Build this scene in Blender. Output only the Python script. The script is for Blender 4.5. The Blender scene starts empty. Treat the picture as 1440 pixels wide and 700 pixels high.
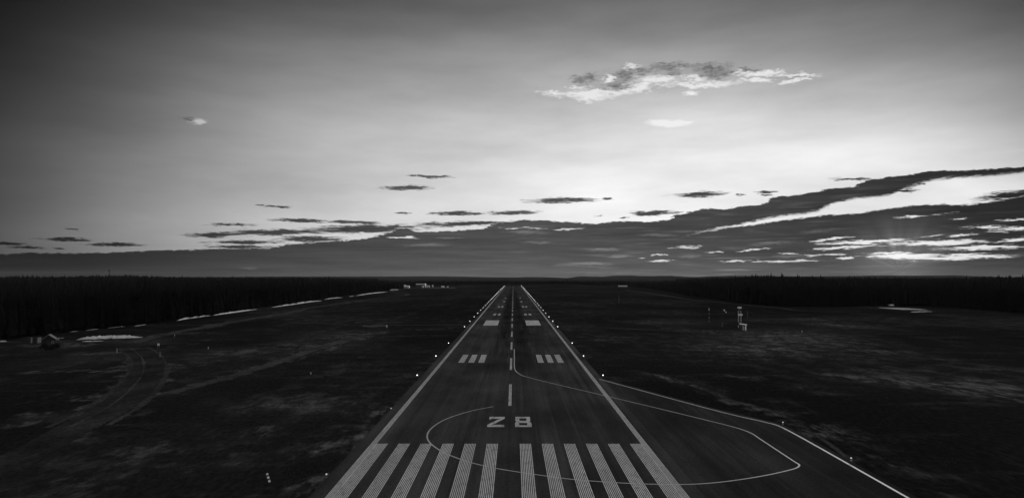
import bpy, bmesh, math, random
import numpy as np
from mathutils import Vector, Matrix, noise as mnoise

random.seed(7)
rng = np.random.default_rng(7)
sc = bpy.context.scene
COL = sc.collection

# ---------------------------------------------------------------- camera
F, CAM_H, CAM_X = 980.0, 27.3, 0.75           # focal length in photo pixels, camera height and offset in metres
PITCH, YAW = math.atan2(39, 980), math.atan2(2, 980)
cam = bpy.data.cameras.new('camera')
camo = bpy.data.objects.new('camera', cam)
COL.objects.link(camo)
cam.sensor_width = 36.0
cam.lens = 36.0 * F / 1440.0
cam.clip_start, cam.clip_end = 0.5, 80000.0
camo.location = (CAM_X, 0, CAM_H)
camo.rotation_euler = (math.pi / 2 + PITCH, 0, YAW)
sc.camera = camo
sc.view_settings.view_transform = 'Standard'
sc.view_settings.look = 'None'
sc.view_settings.gamma = 1.0
EXPOSURE = 1.0
sc.view_settings.exposure = EXPOSURE
sc.cycles.volume_bounces = 0
sc.cycles.max_bounces = 4
sc.cycles.diffuse_bounces = 2


def ray(px, py):
    x = (px - 720) / F
    z = -(py - 350) / F
    y2 = math.cos(PITCH) - z * math.sin(PITCH)
    z2 = math.sin(PITCH) + z * math.cos(PITCH)
    return (x * math.cos(YAW) - y2 * math.sin(YAW), x * math.sin(YAW) + y2 * math.cos(YAW), z2)


def gp(px, py, z=0.0):
    """where the sight line of a photo pixel meets the ground"""
    a, b, c = ray(px, py)
    t = (z - CAM_H) / c
    return (CAM_X + a * t, b * t)


def ang(px, py):
    """azimuth and elevation, in degrees, of a photo pixel"""
    a, b, c = ray(px, py)
    return math.degrees(math.atan2(a, b)), math.degrees(math.atan2(c, math.hypot(a, b)))


# ---------------------------------------------------------------- sky
SUN_AZ, SUN_EL = 29.0, 5.5
world = bpy.data.worlds.new('World')
sc.world = world
world.use_nodes = True
wt = world.node_tree
for n in list(wt.nodes):
    wt.nodes.remove(n)
try:
    world.cycles.sampling_method = 'MANUAL'
    world.cycles.sample_map_resolution = 1024
except Exception:
    pass


class NT:
    """small helper to write node maths as expressions"""
    def __init__(self, tree):
        self.t = tree

    def new(self, kind, **kw):
        n = self.t.nodes.new(kind)
        for k, v in kw.items():
            setattr(n, k, v)
        return n

    def put(self, sock, v):
        if isinstance(v, bpy.types.NodeSocket):
            self.t.links.new(v, sock)
        else:
            sock.default_value = v

    def m(self, op, a, b=None, c=None, clamp=False):
        n = self.new('ShaderNodeMath', operation=op, use_clamp=clamp)
        self.put(n.inputs[0], a)
        if b is not None:
            self.put(n.inputs[1], b)
        if c is not None:
            self.put(n.inputs[2], c)
        return n.outputs[0]

    def v(self, op, a, b=None):
        n = self.new('ShaderNodeVectorMath', operation=op)
        self.put(n.inputs[0], a)
        if b is not None:
            self.put(n.inputs[1], b)
        return n.outputs['Value'] if op in ('LENGTH', 'DOT_PRODUCT', 'DISTANCE') else n.outputs[0]

    def step(self, x, lo, hi):
        n = self.new('ShaderNodeMapRange', interpolation_type='SMOOTHSTEP')
        self.put(n.inputs['Value'], x)
        n.inputs['From Min'].default_value = lo
        n.inputs['From Max'].default_value = hi
        return n.outputs['Result']

    def mix(self, f, a, b):
        n = self.new('ShaderNodeMix', data_type='FLOAT')
        self.put(n.inputs[0], f)
        self.put(n.inputs[2], a)
        self.put(n.inputs[3], b)
        return n.outputs[0]

    def comb(self, x, y, z=0.0):
        n = self.new('ShaderNodeCombineXYZ')
        self.put(n.inputs[0], x)
        self.put(n.inputs[1], y)
        self.put(n.inputs[2], z)
        return n.outputs[0]

    def map(self, vec, loc=(0, 0, 0), rot=(0, 0, 0), scale=(1, 1, 1), kind='POINT'):
        n = self.new('ShaderNodeMapping', vector_type=kind)
        self.put(n.inputs[0], vec)
        n.inputs['Location'].default_value = loc
        n.inputs['Rotation'].default_value = rot
        n.inputs['Scale'].default_value = scale
        return n.outputs[0]

    def noise(self, vec, scale, detail=3.0, rough=0.5, color=False, distort=0.0):
        n = self.new('ShaderNodeTexNoise')
        self.put(n.inputs['Vector'], vec)
        n.inputs['Scale'].default_value = scale
        n.inputs['Detail'].default_value = detail
        n.inputs['Roughness'].default_value = rough
        n.inputs['Distortion'].default_value = distort
        return n.outputs['Color'] if color else n.outputs[0]

    def curve(self, x, pts):
        n = self.new('ShaderNodeFloatCurve')
        c = n.mapping.curves[0]
        while len(c.points) < len(pts):
            c.points.new(0.5, 0.5)
        for p, q in zip(c.points, pts):
            p.location = q
            p.handle_type = 'VECTOR'
        n.mapping.update()
        self.put(n.inputs['Value'], x)
        n.inputs['Factor'].default_value = 1.0
        return n.outputs[0]


w = NT(wt)
tc = w.new('ShaderNodeTexCoord')
sep = w.new('ShaderNodeSeparateXYZ')
wt.links.new(tc.outputs['Generated'], sep.inputs[0])
dx, dy, dz = sep.outputs
AZ = w.m('MULTIPLY', w.m('ARCTAN2', dx, dy), 180 / math.pi)
EL = w.m('MULTIPLY', w.m('ARCSINE', dz), 180 / math.pi)
P0 = w.comb(AZ, EL)

# the clear sky: Nishita through a red filter, as a black and white film would take it,
# graded towards the sun side the way the photograph is
sky = w.new('ShaderNodeTexSky', sky_type='NISHITA', sun_disc=False)
sky.sun_elevation = math.radians(SUN_EL)
sky.sun_rotation = math.radians(SUN_AZ)
ssep = w.new('ShaderNodeSeparateColor')
wt.links.new(sky.outputs[0], ssep.inputs[0])
STRENGTH = 0.15
NISH = w.m('ADD', w.m('MULTIPLY', ssep.outputs[0], 0.45), w.m('MULTIPLY', ssep.outputs[1], 0.55))
NISH = w.m('MINIMUM', NISH, 4.0)

GR = 2.0 ** EXPOSURE * STRENGTH                # linear picture value -> sky value


def clampn(x, lo, hi):
    return w.m('MINIMUM', w.m('MAXIMUM', x, lo), hi)


def poly(c, a, e):
    terms = [None, a, w.m('MULTIPLY', a, a), e, w.m('MULTIPLY', e, e), w.m('MULTIPLY', a, e)]
    if len(c) > 6:
        terms += [w.m('MULTIPLY', terms[2], a), w.m('MULTIPLY', terms[4], e), w.m('MULTIPLY', terms[2], e), w.m('MULTIPLY', terms[4], a), w.m('MULTIPLY', terms[2], terms[2])]
    s = c[0]
    for k, t in zip(c[1:], terms[1:]):
        s = w.m('MULTIPLY_ADD', t, k, s)
    return w.m('EXPONENT', s)


an = w.m('DIVIDE', clampn(AZ, -39, 40), 36.0)
en = w.m('DIVIDE', clampn(EL, 0, 22), 20.0)
fit = w.m('MINIMUM', poly([-0.2327, 0.9301, 0.4437, 0.0429, -0.4441, -0.7201, 0.3562, -1.0729, -1.4672, 0.2766, -1.1893], an, en), 0.82)
# faint high veil so that the clear sky is not perfectly even
veil = w.noise(w.map(P0, scale=(0.05, 0.22, 1), rot=(0, 0, math.radians(8))), 1.0, 5.0, 0.55)
fit = w.m('MULTIPLY', fit, w.m('MULTIPLY_ADD', w.m('SUBTRACT', veil, 0.5), 0.9, 1.0))
fit = w.m('MULTIPLY', fit, 1.06 / GR)
wfront = w.m('MULTIPLY', w.m('SUBTRACT', 1.0, w.step(w.m('ABSOLUTE', AZ), 36.0, 135.0)), w.m('SUBTRACT', 1.0, w.step(EL, 20.0, 60.0)))
CLEAR = w.mix(wfront, NISH, fit)

# ragged edges: the sky position pushed about by noise before the cloud shapes are read
n1 = w.noise(w.map(P0, scale=(0.55, 2.3, 1)), 1.0, 5.0, 0.6, color=True)
n2 = w.noise(w.map(P0, scale=(2.2, 7.0, 1), loc=(7, 3, 0)), 1.0, 4.0, 0.6, color=True)
d1 = w.v('MULTIPLY', w.v('SUBTRACT', n1, (0.5, 0.5, 0.5)), (1.8, 0.34, 0))
d2 = w.v('MULTIPLY', w.v('SUBTRACT', n2, (0.5, 0.5, 0.5)), (0.9, 0.22, 0))
n4 = w.noise(w.map(P0, scale=(2.6, 15.0, 1), loc=(2, 8, 0)), 1.0, 3.0, 0.65, color=True)
d4 = w.v('MULTIPLY', w.v('SUBTRACT', n4, (0.5, 0.5, 0.5)), (0.9, 0.20, 0))
PW = w.v('ADD', P0, w.v('ADD', w.v('ADD', d1, d2), d4))
wsep = w.new('ShaderNodeSeparateXYZ')
wt.links.new(PW, wsep.inputs[0])
WAZ, WEL = wsep.outputs[0], wsep.outputs[1]
CURVE_LO, CURVE_HI, CURVE_E = -45.0, 55.0, 20.0
UAZ = w.m('DIVIDE', w.m('SUBTRACT', WAZ, CURVE_LO), CURVE_HI - CURVE_LO, clamp=True)


def edge(pts):
    q = []
    for x, y in pts:
        a, e = ang(x, y)
        q.append(((a - CURVE_LO) / (CURVE_HI - CURVE_LO), e / CURVE_E))
    q = [(0.0, q[0][1])] + q + [(1.0, q[-1][1])]
    return w.m('MULTIPLY', w.curve(UAZ, q), CURVE_E)


def streaks(rows, vec, fat=1.25):
    """largest of a set of tapered streaks; each row x0,y0,x1,y1,thickness,(strength) in photo pixels"""
    out, base = None, vec
    for i, r in enumerate(rows):
        x0, y0, x1, y1, th = r[:5]
        k = r[5] if len(r) > 5 else 1.0
        if i and i % 5 == 0:
            # ties each handful of streaks to the one before, which keeps the shader's working memory small
            t_ = w.new('ShaderNodeVectorMath', operation='MULTIPLY_ADD')
            w.put(t_.inputs[0], out)
            t_.inputs[1].default_value = (1e-6, 1e-6, 1e-6)
            w.put(t_.inputs[2], base)
            vec = t_.outputs[0]
        a0, e0 = ang(x0, y0)
        a1, e1 = ang(x1, y1)
        L = math.hypot(a1 - a0, e1 - e0) / 2 * 1.12
        B = th / F * 57.3 / 2 * fat
        q = w.map(vec, loc=((a0 + a1) / 2, (e0 + e1) / 2, 0), rot=(0, 0, math.atan2(e1 - e0, a1 - a0)), scale=(L, B, 1), kind='TEXTURE')
        s = w.m('MULTIPLY_ADD', w.v('LENGTH', q), -k, k)
        out = s if out is None else w.m('MAXIMUM', out, s)
    return out


TOP = edge([(-60, 357.5), (0, 356.5), (240, 351.7), (380, 348), (413, 341.7), (493, 338), (523, 334.5), (540, 328), (560, 322), (573, 320.5),
            (583, 325.5), (650, 324.5), (683, 321), (700, 313), (740, 309), (792, 312), (833, 314), (874, 311), (910, 312), (941, 308),
            (950, 302), (987, 294), (1028, 293), (1059, 289), (1080, 285), (1092, 276), (1131, 273), (1162, 266), (1203, 262), (1224, 252),
            (1275, 246), (1311, 240), (1363, 239), (1440, 234), (1600, 224)])
GAP_U = edge([(900, 338), (940, 336), (962, 332.5), (990, 323.5), (1080, 305), (1113, 300), (1152, 294.6), (1170, 284), (1208, 277), (1255, 272.7), (1267, 264),
              (1306, 253), (1345, 248), (1389, 245.5), (1440, 239.5), (1600, 229)])
GAP_L = edge([(900, 337), (940, 336), (962, 333), (990, 326), (1080, 313.5), (1116, 308.7), (1157, 303.6), (1203, 301), (1245, 294.6), (1281, 290), (1332, 287.4),
              (1347, 290), (1389, 285.6), (1424, 278.6), (1440, 276.6), (1600, 268)])
bank = w.step(w.m('SUBTRACT', TOP, WEL), -0.02, 0.06)
gap = w.m('MULTIPLY', w.step(w.m('SUBTRACT', GAP_U, WEL), -0.06, 0.24), w.step(w.m('SUBTRACT', WEL, GAP_L), -0.02, 0.12))
# the gap curves cross where they close on the left
bank = w.m('MULTIPLY', bank, w.m('SUBTRACT', 1.0, gap))

DARK = [
    (-30, 342, 45, 344, 4), (13, 347.5, 67, 349, 3), (73, 349.6, 95, 349, 2), (54, 336, 131, 337.5, 5), (111, 343, 207, 344.5, 4.5), (91, 321, 117, 323, 2),
    (357, 287.5, 371, 288, 1.8), (372, 289.5, 411, 291.5, 3), (527, 264.5, 610, 263.5, 7), (568, 247, 637, 249, 4), (555, 300, 578, 300.5, 2),
    (597, 300, 690, 299.5, 5.5), (680, 300, 762, 298, 6), (374, 309, 470, 311, 5), (450, 311, 548, 315, 5), (288, 315, 362, 316.5, 3.5), (255, 331, 352, 328, 7),
    (300, 327, 480, 325.5, 8), (415, 324, 605, 319.5, 12), (560, 317, 745, 311.5, 7), (383, 335.5, 490, 337, 9), (282, 341, 405, 340.5, 5), (280, 347, 388, 347, 4.5),
    (738, 282.8, 845, 280.6, 8), (846, 279, 864, 279.5, 3.5), (941, 274.8, 1029, 271.5, 7), (1035, 273.5, 1044, 274, 2.5), (1060, 270, 1094, 270, 3.5), (1066, 274.5, 1087, 273.8, 2.5),
    (880, 301, 955, 298, 7), (1165, 252, 1232, 252, 4), (1250, 269.5, 1296, 266.5, 4), (1289, 259.5, 1301, 258, 3), (1160, 282, 1193, 281.5, 4), (1366, 281, 1480, 266, 10),
    (835, 304.5, 845, 304, 2), (870, 305.5, 885, 305.5, 2),
]
dk = streaks(DARK, PW)
fray = w.noise(w.map(P0, scale=(0.8, 9.0, 1), loc=(1, 6, 0)), 1.0, 5.0, 0.7)
dk = w.m('ADD', dk, w.m('MULTIPLY', w.m('SUBTRACT', fray, 0.5), 1.9))
bank = w.m('MAXIMUM', bank, w.step(dk, 0.02, 0.58))

LIGHT = [
    (543, 333.8, 587, 334, 3.5, 1.0), (706, 321.3, 732, 321, 3), (735, 320.4, 772, 322.5, 3.5, .6), (775, 323.5, 823, 321, 3.5, .9),
     (913, 359, 941, 358.5, 3), (942, 348.6, 990, 346.4, 4), (906, 367, 948, 366.5, 3),
    (895, 363, 906, 363, 2.5, .6), (989, 355, 1020, 354, 3, .9), (1033, 353, 1087, 349.8, 3), (1004, 367.5, 1056, 366.5, 3), (1048, 367.2, 1152, 366.6, 4),
    (1121, 359.5, 1203, 357, 3.5, .65), (1097, 356, 1120, 356, 3, .9), (1132, 340.8, 1199, 332.5, 4, 1), (1150, 343.8, 1288, 336, 7, 1.15), (1132, 351, 1246, 345, 4), (1240, 343.7, 1402, 338.8, 8, 1.2),
    (1173, 363, 1205, 363, 4), (1214, 360.5, 1327, 360.5, 9, 1.3), (1268, 364.5, 1445, 359, 7, 1.1), (1217, 357.5, 1277, 355, 4, 1.1), (1284, 359, 1392, 357, 5), (1315, 350, 1455, 346, 7, 1.1),
    (1400, 339.8, 1460, 333, 6), (1335, 333, 1372, 329, 3.5, .9), (1300, 333.5, 1332, 331, 3, .5), (1355, 319.6, 1424, 319, 4), (1392, 325.2, 1460, 319, 6), (1402, 310, 1455, 307.6, 4, .9),
    (1258, 306, 1301, 303.3, 4.5, .9), (1302, 303, 1337, 300, 3.5, .4), (1335, 308, 1362, 307, 2.5, .6), (1206, 346.5, 1240, 345, 2.5, .6), (1460, 352, 1560, 346, 7), (1450, 316, 1540, 306, 5),
]
lt = streaks(LIGHT, PW, 0.95)
# the lit breaks are split into filaments
fil = w.noise(w.map(P0, scale=(0.8, 15.0, 1), loc=(5, 2, 0), rot=(0, 0, math.radians(2))), 1.0, 4.0, 0.65)
lt = w.m('ADD', lt, w.m('MULTIPLY', w.m('SUBTRACT', fil, 0.51), 2.6))
ltm = w.step(lt, 0.10, 0.62)

# body of the clouds
bk = w.m('MULTIPLY', poly([-1.9817, 0.4839, -1.0932, -6.802, 18.0447, -2.4561], an, w.m('DIVIDE', clampn(EL, 0, 5.5), 20.0)), 1.0)
bk = w.m('MINIMUM', bk, 0.16)
bk = w.m('MULTIPLY', bk, w.m('MULTIPLY_ADD', w.step(AZ, -40, -18), 0.38, 0.62))
bk = w.m('MULTIPLY', bk, w.m('MULTIPLY_ADD', w.m('EXPONENT', w.m('MULTIPLY', clampn(EL, 0, 20), -1.6)), -0.18, 1.0))
strat = w.noise(w.map(P0, scale=(0.12, 1.9, 1), rot=(0, 0, math.radians(-2))), 1.0, 6.0, 0.62)
bk = w.m('MULTIPLY', bk, w.m('MULTIPLY_ADD', w.m('SUBTRACT', strat, 0.5), 1.3, 1.0))
thin = w.step(w.noise(w.map(P0, scale=(0.22, 4.2, 1), loc=(8, 4, 0), rot=(0, 0, math.radians(3))), 1.0, 5.0, 0.6), 0.52, 0.72)
bk = w.m('MULTIPLY', bk, w.m('MULTIPLY_ADD', w.m('MULTIPLY', thin, w.step(AZ, -12, 14)), 0.85, 0.97))
# shafts of light above and below the hidden sun
sa, se = ang(1264, 356)
sg = w.v('LENGTH', w.map(P0, loc=(sa, se, 0), scale=(2.6, 1.9, 1), kind='TEXTURE'))
rayn = w.noise(w.comb(w.m('MULTIPLY', w.m('ARCTAN2', w.m('SUBTRACT', EL, se - 1.2), w.m('SUBTRACT', AZ, sa)), 3.2), 0.0), 1.0, 1.0)
bk = w.m('ADD', bk, w.m('MULTIPLY', w.m('EXPONENT', w.m('MULTIPLY', w.m('MULTIPLY', sg, sg), -1.0)), w.m('MULTIPLY', rayn, 0.20)))
bright = w.m('MULTIPLY_ADD', w.m('EXPONENT', w.m('MULTIPLY', sg, -0.8)), 0.25, 0.72)
GLINT = [(613, 334.5, 653, 334.5, 4), (330, 376, 365, 376.5, 4), (730, 341, 780, 341, 5), (850, 361, 890, 360, 5), (775, 372, 862, 370.5, 6), (950, 361, 992, 360, 5), (700, 326, 780, 327, 5),
         (890, 330, 960, 331, 5), (1120, 327, 1180, 322, 6), (1050, 345, 1130, 338, 6), (560, 345, 640, 344, 5), (820, 352, 880, 350, 5), (1080, 361, 1140, 359, 5)]
gl = w.step(w.m('ADD', streaks(GLINT, PW), w.m('MULTIPLY', w.m('SUBTRACT', fil, 0.5), 1.0)), 0.0, 0.9)
bk = w.m('MULTIPLY', bk, w.m('MULTIPLY_ADD', gl, 1.1, 1.0))
bk = w.mix(ltm, bk, bright)
bk = w.m('DIVIDE', bk, GR)
# outside the photograph the bank goes on at the same height and tone
SKY1 = w.mix(bank, CLEAR, bk)

# the white cloud high on the right and two scraps
n3 = w.noise(w.map(P0, scale=(0.8, 1.7, 1), loc=(3, 9, 0), rot=(0, 0, math.radians(18))), 1.0, 6.0, 0.62, color=True)
n5 = w.noise(w.map(P0, scale=(1.7, 5.5, 1), loc=(8, 1, 0), rot=(0, 0, math.radians(22))), 1.0, 5.0, 0.65, color=True)
PC = w.v('ADD', P0, w.v('MULTIPLY', w.v('SUBTRACT', n3, (0.5, 0.5, 0.5)), (3.0, 1.2, 0)))
PC = w.v('ADD', PC, w.v('MULTIPLY', w.v('SUBTRACT', n5, (0.5, 0.5, 0.5)), (1.6, 0.75, 0)))
wisp = w.noise(w.map(P0, scale=(1.7, 6.5, 1), loc=(4, 4, 0), rot=(0, 0, math.radians(24))), 1.0, 5.0, 0.65)
WHITE = [
    (755, 130, 800, 131, 7, .8), (768, 133, 905, 128, 11), (800, 137, 860, 135, 12), (830, 133, 900, 124, 15), (880, 126, 925, 117, 15), (793, 124, 830, 122, 6, .8),
    (846, 113, 864, 108, 9), (890, 112, 960, 114, 12, .9), (930, 119, 1042, 118, 10), (945, 108, 1000, 112, 8, .7),
    (1035, 114, 1092, 112, 7), (1030, 104, 1105, 102, 8), (1090, 105, 1155, 106, 7), (1098, 117, 1136, 110, 6), (876, 94, 900, 96, 7, .9), (966, 131, 982, 131, 6, .9), (940, 91, 965, 96, 6, .6),
]
MURK = [
    (797, 112, 842, 109, 13), (815, 106, 842, 103, 7, .8), (842, 126, 886, 117, 17), (860, 112, 898, 100, 20, .9), (885, 103, 930, 95, 10, .8), (905, 96, 990, 90, 12, .9), (935, 104, 960, 104, 9, .8),
    (965, 94, 1035, 97, 16), (985, 106, 1030, 104, 13), (1000, 100, 1040, 104, 12), (1036, 98, 1072, 95, 6, .9), (1105, 111, 1128, 108, 7, .7),
]
whf = w.m('ADD', streaks(WHITE, PC), w.m('MULTIPLY', w.m('SUBTRACT', wisp, 0.5), 0.9))
wh = w.step(whf, -0.08, 0.75)
mkf = w.m('ADD', streaks(MURK, PC), w.m('MULTIPLY', w.m('SUBTRACT', wisp, 0.5), -0.9))
mk = w.step(mkf, -0.05, 0.85)
# thin grey body that joins the lit and shaded parts
BODY = [(790, 122, 900, 112, 44), (860, 112, 1050, 104, 40), (1030, 107, 1150, 107, 18)]
bd = w.step(streaks(BODY, PC), 0.05, 0.8)
FLAT = [(905, 172.5, 955, 173, 8), (908, 174.5, 978, 174.5, 8), (940, 172, 978, 173.5, 6), (262, 170.5, 290, 170, 9, .62), (955, 131, 985, 132, 6, .5)]
fl = w.step(streaks(FLAT, PW), 0.02, 0.5)
SCRAP = [(251, 167.3, 277, 167.3, 6, .9)]
scp = w.step(streaks(SCRAP, PW), 0.1, 0.9)
soft = w.noise(w.map(P0, scale=(1.6, 3.6, 1), loc=(1, 5, 0)), 1.0, 4.0, 0.6)
mvar = w.m('DIVIDE', w.m('MULTIPLY_ADD', w.step(soft, 0.3, 0.72), 0.20, 0.07), GR)
SKY2 = w.mix(w.m('MULTIPLY', bd, 0.35), SKY1, 0.30 / GR)
SKY2 = w.mix(w.m('MULTIPLY', wh, 0.86), SKY2, 0.85 / GR)
SKY2 = w.mix(w.m('MULTIPLY', mk, 0.82), SKY2, mvar)
SKY2 = w.mix(w.m('MULTIPLY', fl, 0.92), SKY2, w.m('MINIMUM', w.m('MULTIPLY', CLEAR, 2.2), 0.87 / GR))
SKY2 = w.mix(w.m('MULTIPLY', scp, 0.75), SKY2, w.m('MULTIPLY', CLEAR, 0.38))

bg = w.new('ShaderNodeBackground')
bg.inputs['Strength'].default_value = STRENGTH
wt.links.new(SKY2, bg.inputs['Color'])
wo = w.new('ShaderNodeOutputWorld')
wt.links.new(bg.outputs[0], wo.inputs['Surface'])

# ---------------------------------------------------------------- sun, low and veiled by the cloud bank
sl = bpy.data.lights.new('sun', 'SUN')
sl.energy = 0.6
sl.angle = math.radians(10)
sl.color = (1.0, 0.99, 0.98)
so = bpy.data.objects.new('sun', sl)
COL.objects.link(so)
a_, e_ = math.radians(SUN_AZ), math.radians(SUN_EL)
sdir = Vector((math.sin(a_) * math.cos(e_), math.cos(a_) * math.cos(e_), math.sin(e_)))
so.rotation_euler = sdir.to_track_quat('Z', 'Y').to_euler()
so.location = (200, 300, 200)


# ---------------------------------------------------------------- materials
def material(name, rough=0.9, spec=0.2):
    m = bpy.data.materials.new(name)
    m.use_nodes = True
    b = m.node_tree.nodes['Principled BSDF']
    b.inputs['Roughness'].default_value = rough
    b.inputs['Specular IOR Level'].default_value = spec
    return m, NT(m.node_tree), b


def grey(q, b, val):
    """val: scalar socket -> grey base colour"""
    c = q.new('ShaderNodeCombineColor')
    for i in range(3):
        q.put(c.inputs[i], val)
    q.t.links.new(c.outputs[0], b.inputs['Base Color'])


def plain(name, v, rough=0.8, spec=0.2, var=0.25, scale=3.0, metal=0.0):
    m, q, b = material(name, rough, spec)
    t = q.new('ShaderNodeTexCoord')
    n = q.noise(t.outputs['Object'], scale, 4.0, 0.6)
    grey(q, b, q.m('MULTIPLY', q.m('MULTIPLY_ADD', q.m('SUBTRACT', n, 0.5), var * 2, 1.0), v))
    b.inputs['Metallic'].default_value = metal
    return m


def mat_asphalt(name, base, rubber, spec=0.05):
    m, q, b = material(name, 0.85, spec)
    t = q.new('ShaderNodeTexCoord')
    o = t.outputs['Object']
    s = q.new('ShaderNodeSeparateXYZ')
    q.put(s.inputs[0], o)
    x, y = s.outputs[0], s.outputs[1]
    lanes = q.noise(q.map(o, scale=(0.22, 0.0022, 1)), 1.0, 4.0, 0.6)             # paving lanes run along the strip
    streak = q.noise(q.map(o, scale=(0.7, 0.012, 1), loc=(4, 2, 0)), 1.0, 4.0, 0.6)
    patch = q.noise(q.map(o, scale=(0.05, 0.02, 1), loc=(1, 8, 0)), 1.0, 4.0, 0.6)
    fine = q.noise(o, 2.2, 3.0, 0.7)
    v = q.m('MULTIPLY_ADD', q.m('SUBTRACT', lanes, 0.5), 1.4, 1.0)
    v = q.m('MULTIPLY', v, q.m('MULTIPLY_ADD', q.m('SUBTRACT', streak, 0.5), 0.8, 1.0))
    v = q.m('MULTIPLY', v, q.m('MULTIPLY_ADD', q.m('SUBTRACT', patch, 0.5), 2.4, 1.0))
    lane2 = q.step(q.noise(q.map(o, scale=(0.45, 0.009, 1), loc=(6, 3, 0), rot=(0, 0, -.03)), 1.0, 3.0, 0.6), 0.54, 0.68)
    v = q.m('MULTIPLY', v, q.m('MULTIPLY_ADD', lane2, 0.35, 1.0))
    v = q.m('MULTIPLY', v, q.m('MULTIPLY_ADD', q.m('SUBTRACT', fine, 0.5), 1.4, 1.0))
    v = q.m('MAXIMUM', v, 0.35)
    if rubber:
        # tyre rubber on both sides of the centre line where aircraft touch down
        ax = q.m('ABSOLUTE', x)
        lane = q.m('MULTIPLY', q.step(ax, 0.3, 1.6), q.m('SUBTRACT', 1.0, q.step(ax, 4.5, 9.5)))
        along = q.m('MULTIPLY', q.step(y, 150, 330), q.m('SUBTRACT', 1.0, q.m('MULTIPLY', q.step(y, 1000, 1900), 0.6)))
        rn = q.step(q.noise(q.map(o, scale=(1.1, 0.014, 1), loc=(9, 1, 0)), 1.0, 4.0, 0.65), 0.28, 0.6)
        rub = q.m('MULTIPLY', q.m('MULTIPLY', lane, along), q.m('MULTIPLY_ADD', rn, 0.5, 0.5))
        v = q.m('MULTIPLY', v, q.m('MULTIPLY_ADD', rub, -0.62, 1.0))
        # single skid marks
        sk = q.step(q.noise(q.map(o, scale=(2.6, 0.03, 1), loc=(2, 5, 0)), 1.0, 2.0, 0.5), 0.60, 0.66)
        zone = q.m('MULTIPLY', q.m('SUBTRACT', 1.0, q.step(ax, 6.5, 11)), q.m('MULTIPLY', q.step(y, 200, 260), q.m('SUBTRACT', 1.0, q.step(y, 420, 620))))
        v = q.m('MULTIPLY', v, q.m('MULTIPLY_ADD', q.m('MULTIPLY', sk, zone), -0.6, 1.0))
        # paving seams, each lane 7.5 m wide
        f = q.m('ABSOLUTE', q.m('SUBTRACT', q.m('FRACT', q.m('DIVIDE', q.m('ADD', x, 26.25), 7.5)), 0.5))
        seam = q.m('SUBTRACT', 1.0, q.step(f, 0.004, 0.012))
        v = q.m('MULTIPLY', v, q.m('MULTIPLY_ADD', seam, -0.22, 1.0))
    grey(q, b, q.m('MULTIPLY', v, base))
    bm_ = q.new('ShaderNodeBump')
    bm_.inputs['Strength'].default_value = 0.25
    bm_.inputs['Distance'].default_value = 0.02
    q.put(bm_.inputs['Height'], fine)
    q.t.links.new(bm_.outputs[0], b.inputs['Normal'])
    return m


def mat_paint(name, base, wear=0.5):
    m, q, b = material(name, 0.6, 0.3)
    t = q.new('ShaderNodeTexCoord')
    o = t.outputs['Object']
    n = q.noise(q.map(o, scale=(1.5, 0.5, 1)), 1.0, 5.0, 0.7)
    n2_ = q.noise(q.map(o, scale=(0.25, 0.06, 1), loc=(3, 1, 0)), 1.0, 3.0, 0.6)
    k = q.m('MULTIPLY', q.step(n, 0.33, 0.52), q.m('MULTIPLY_ADD', q.m('SUBTRACT', n2_, 0.5), 2.0, 0.9))
    grey(q, b, q.m('MULTIPLY', q.mix(wear, 1.0, k), base))
    return m


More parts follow.
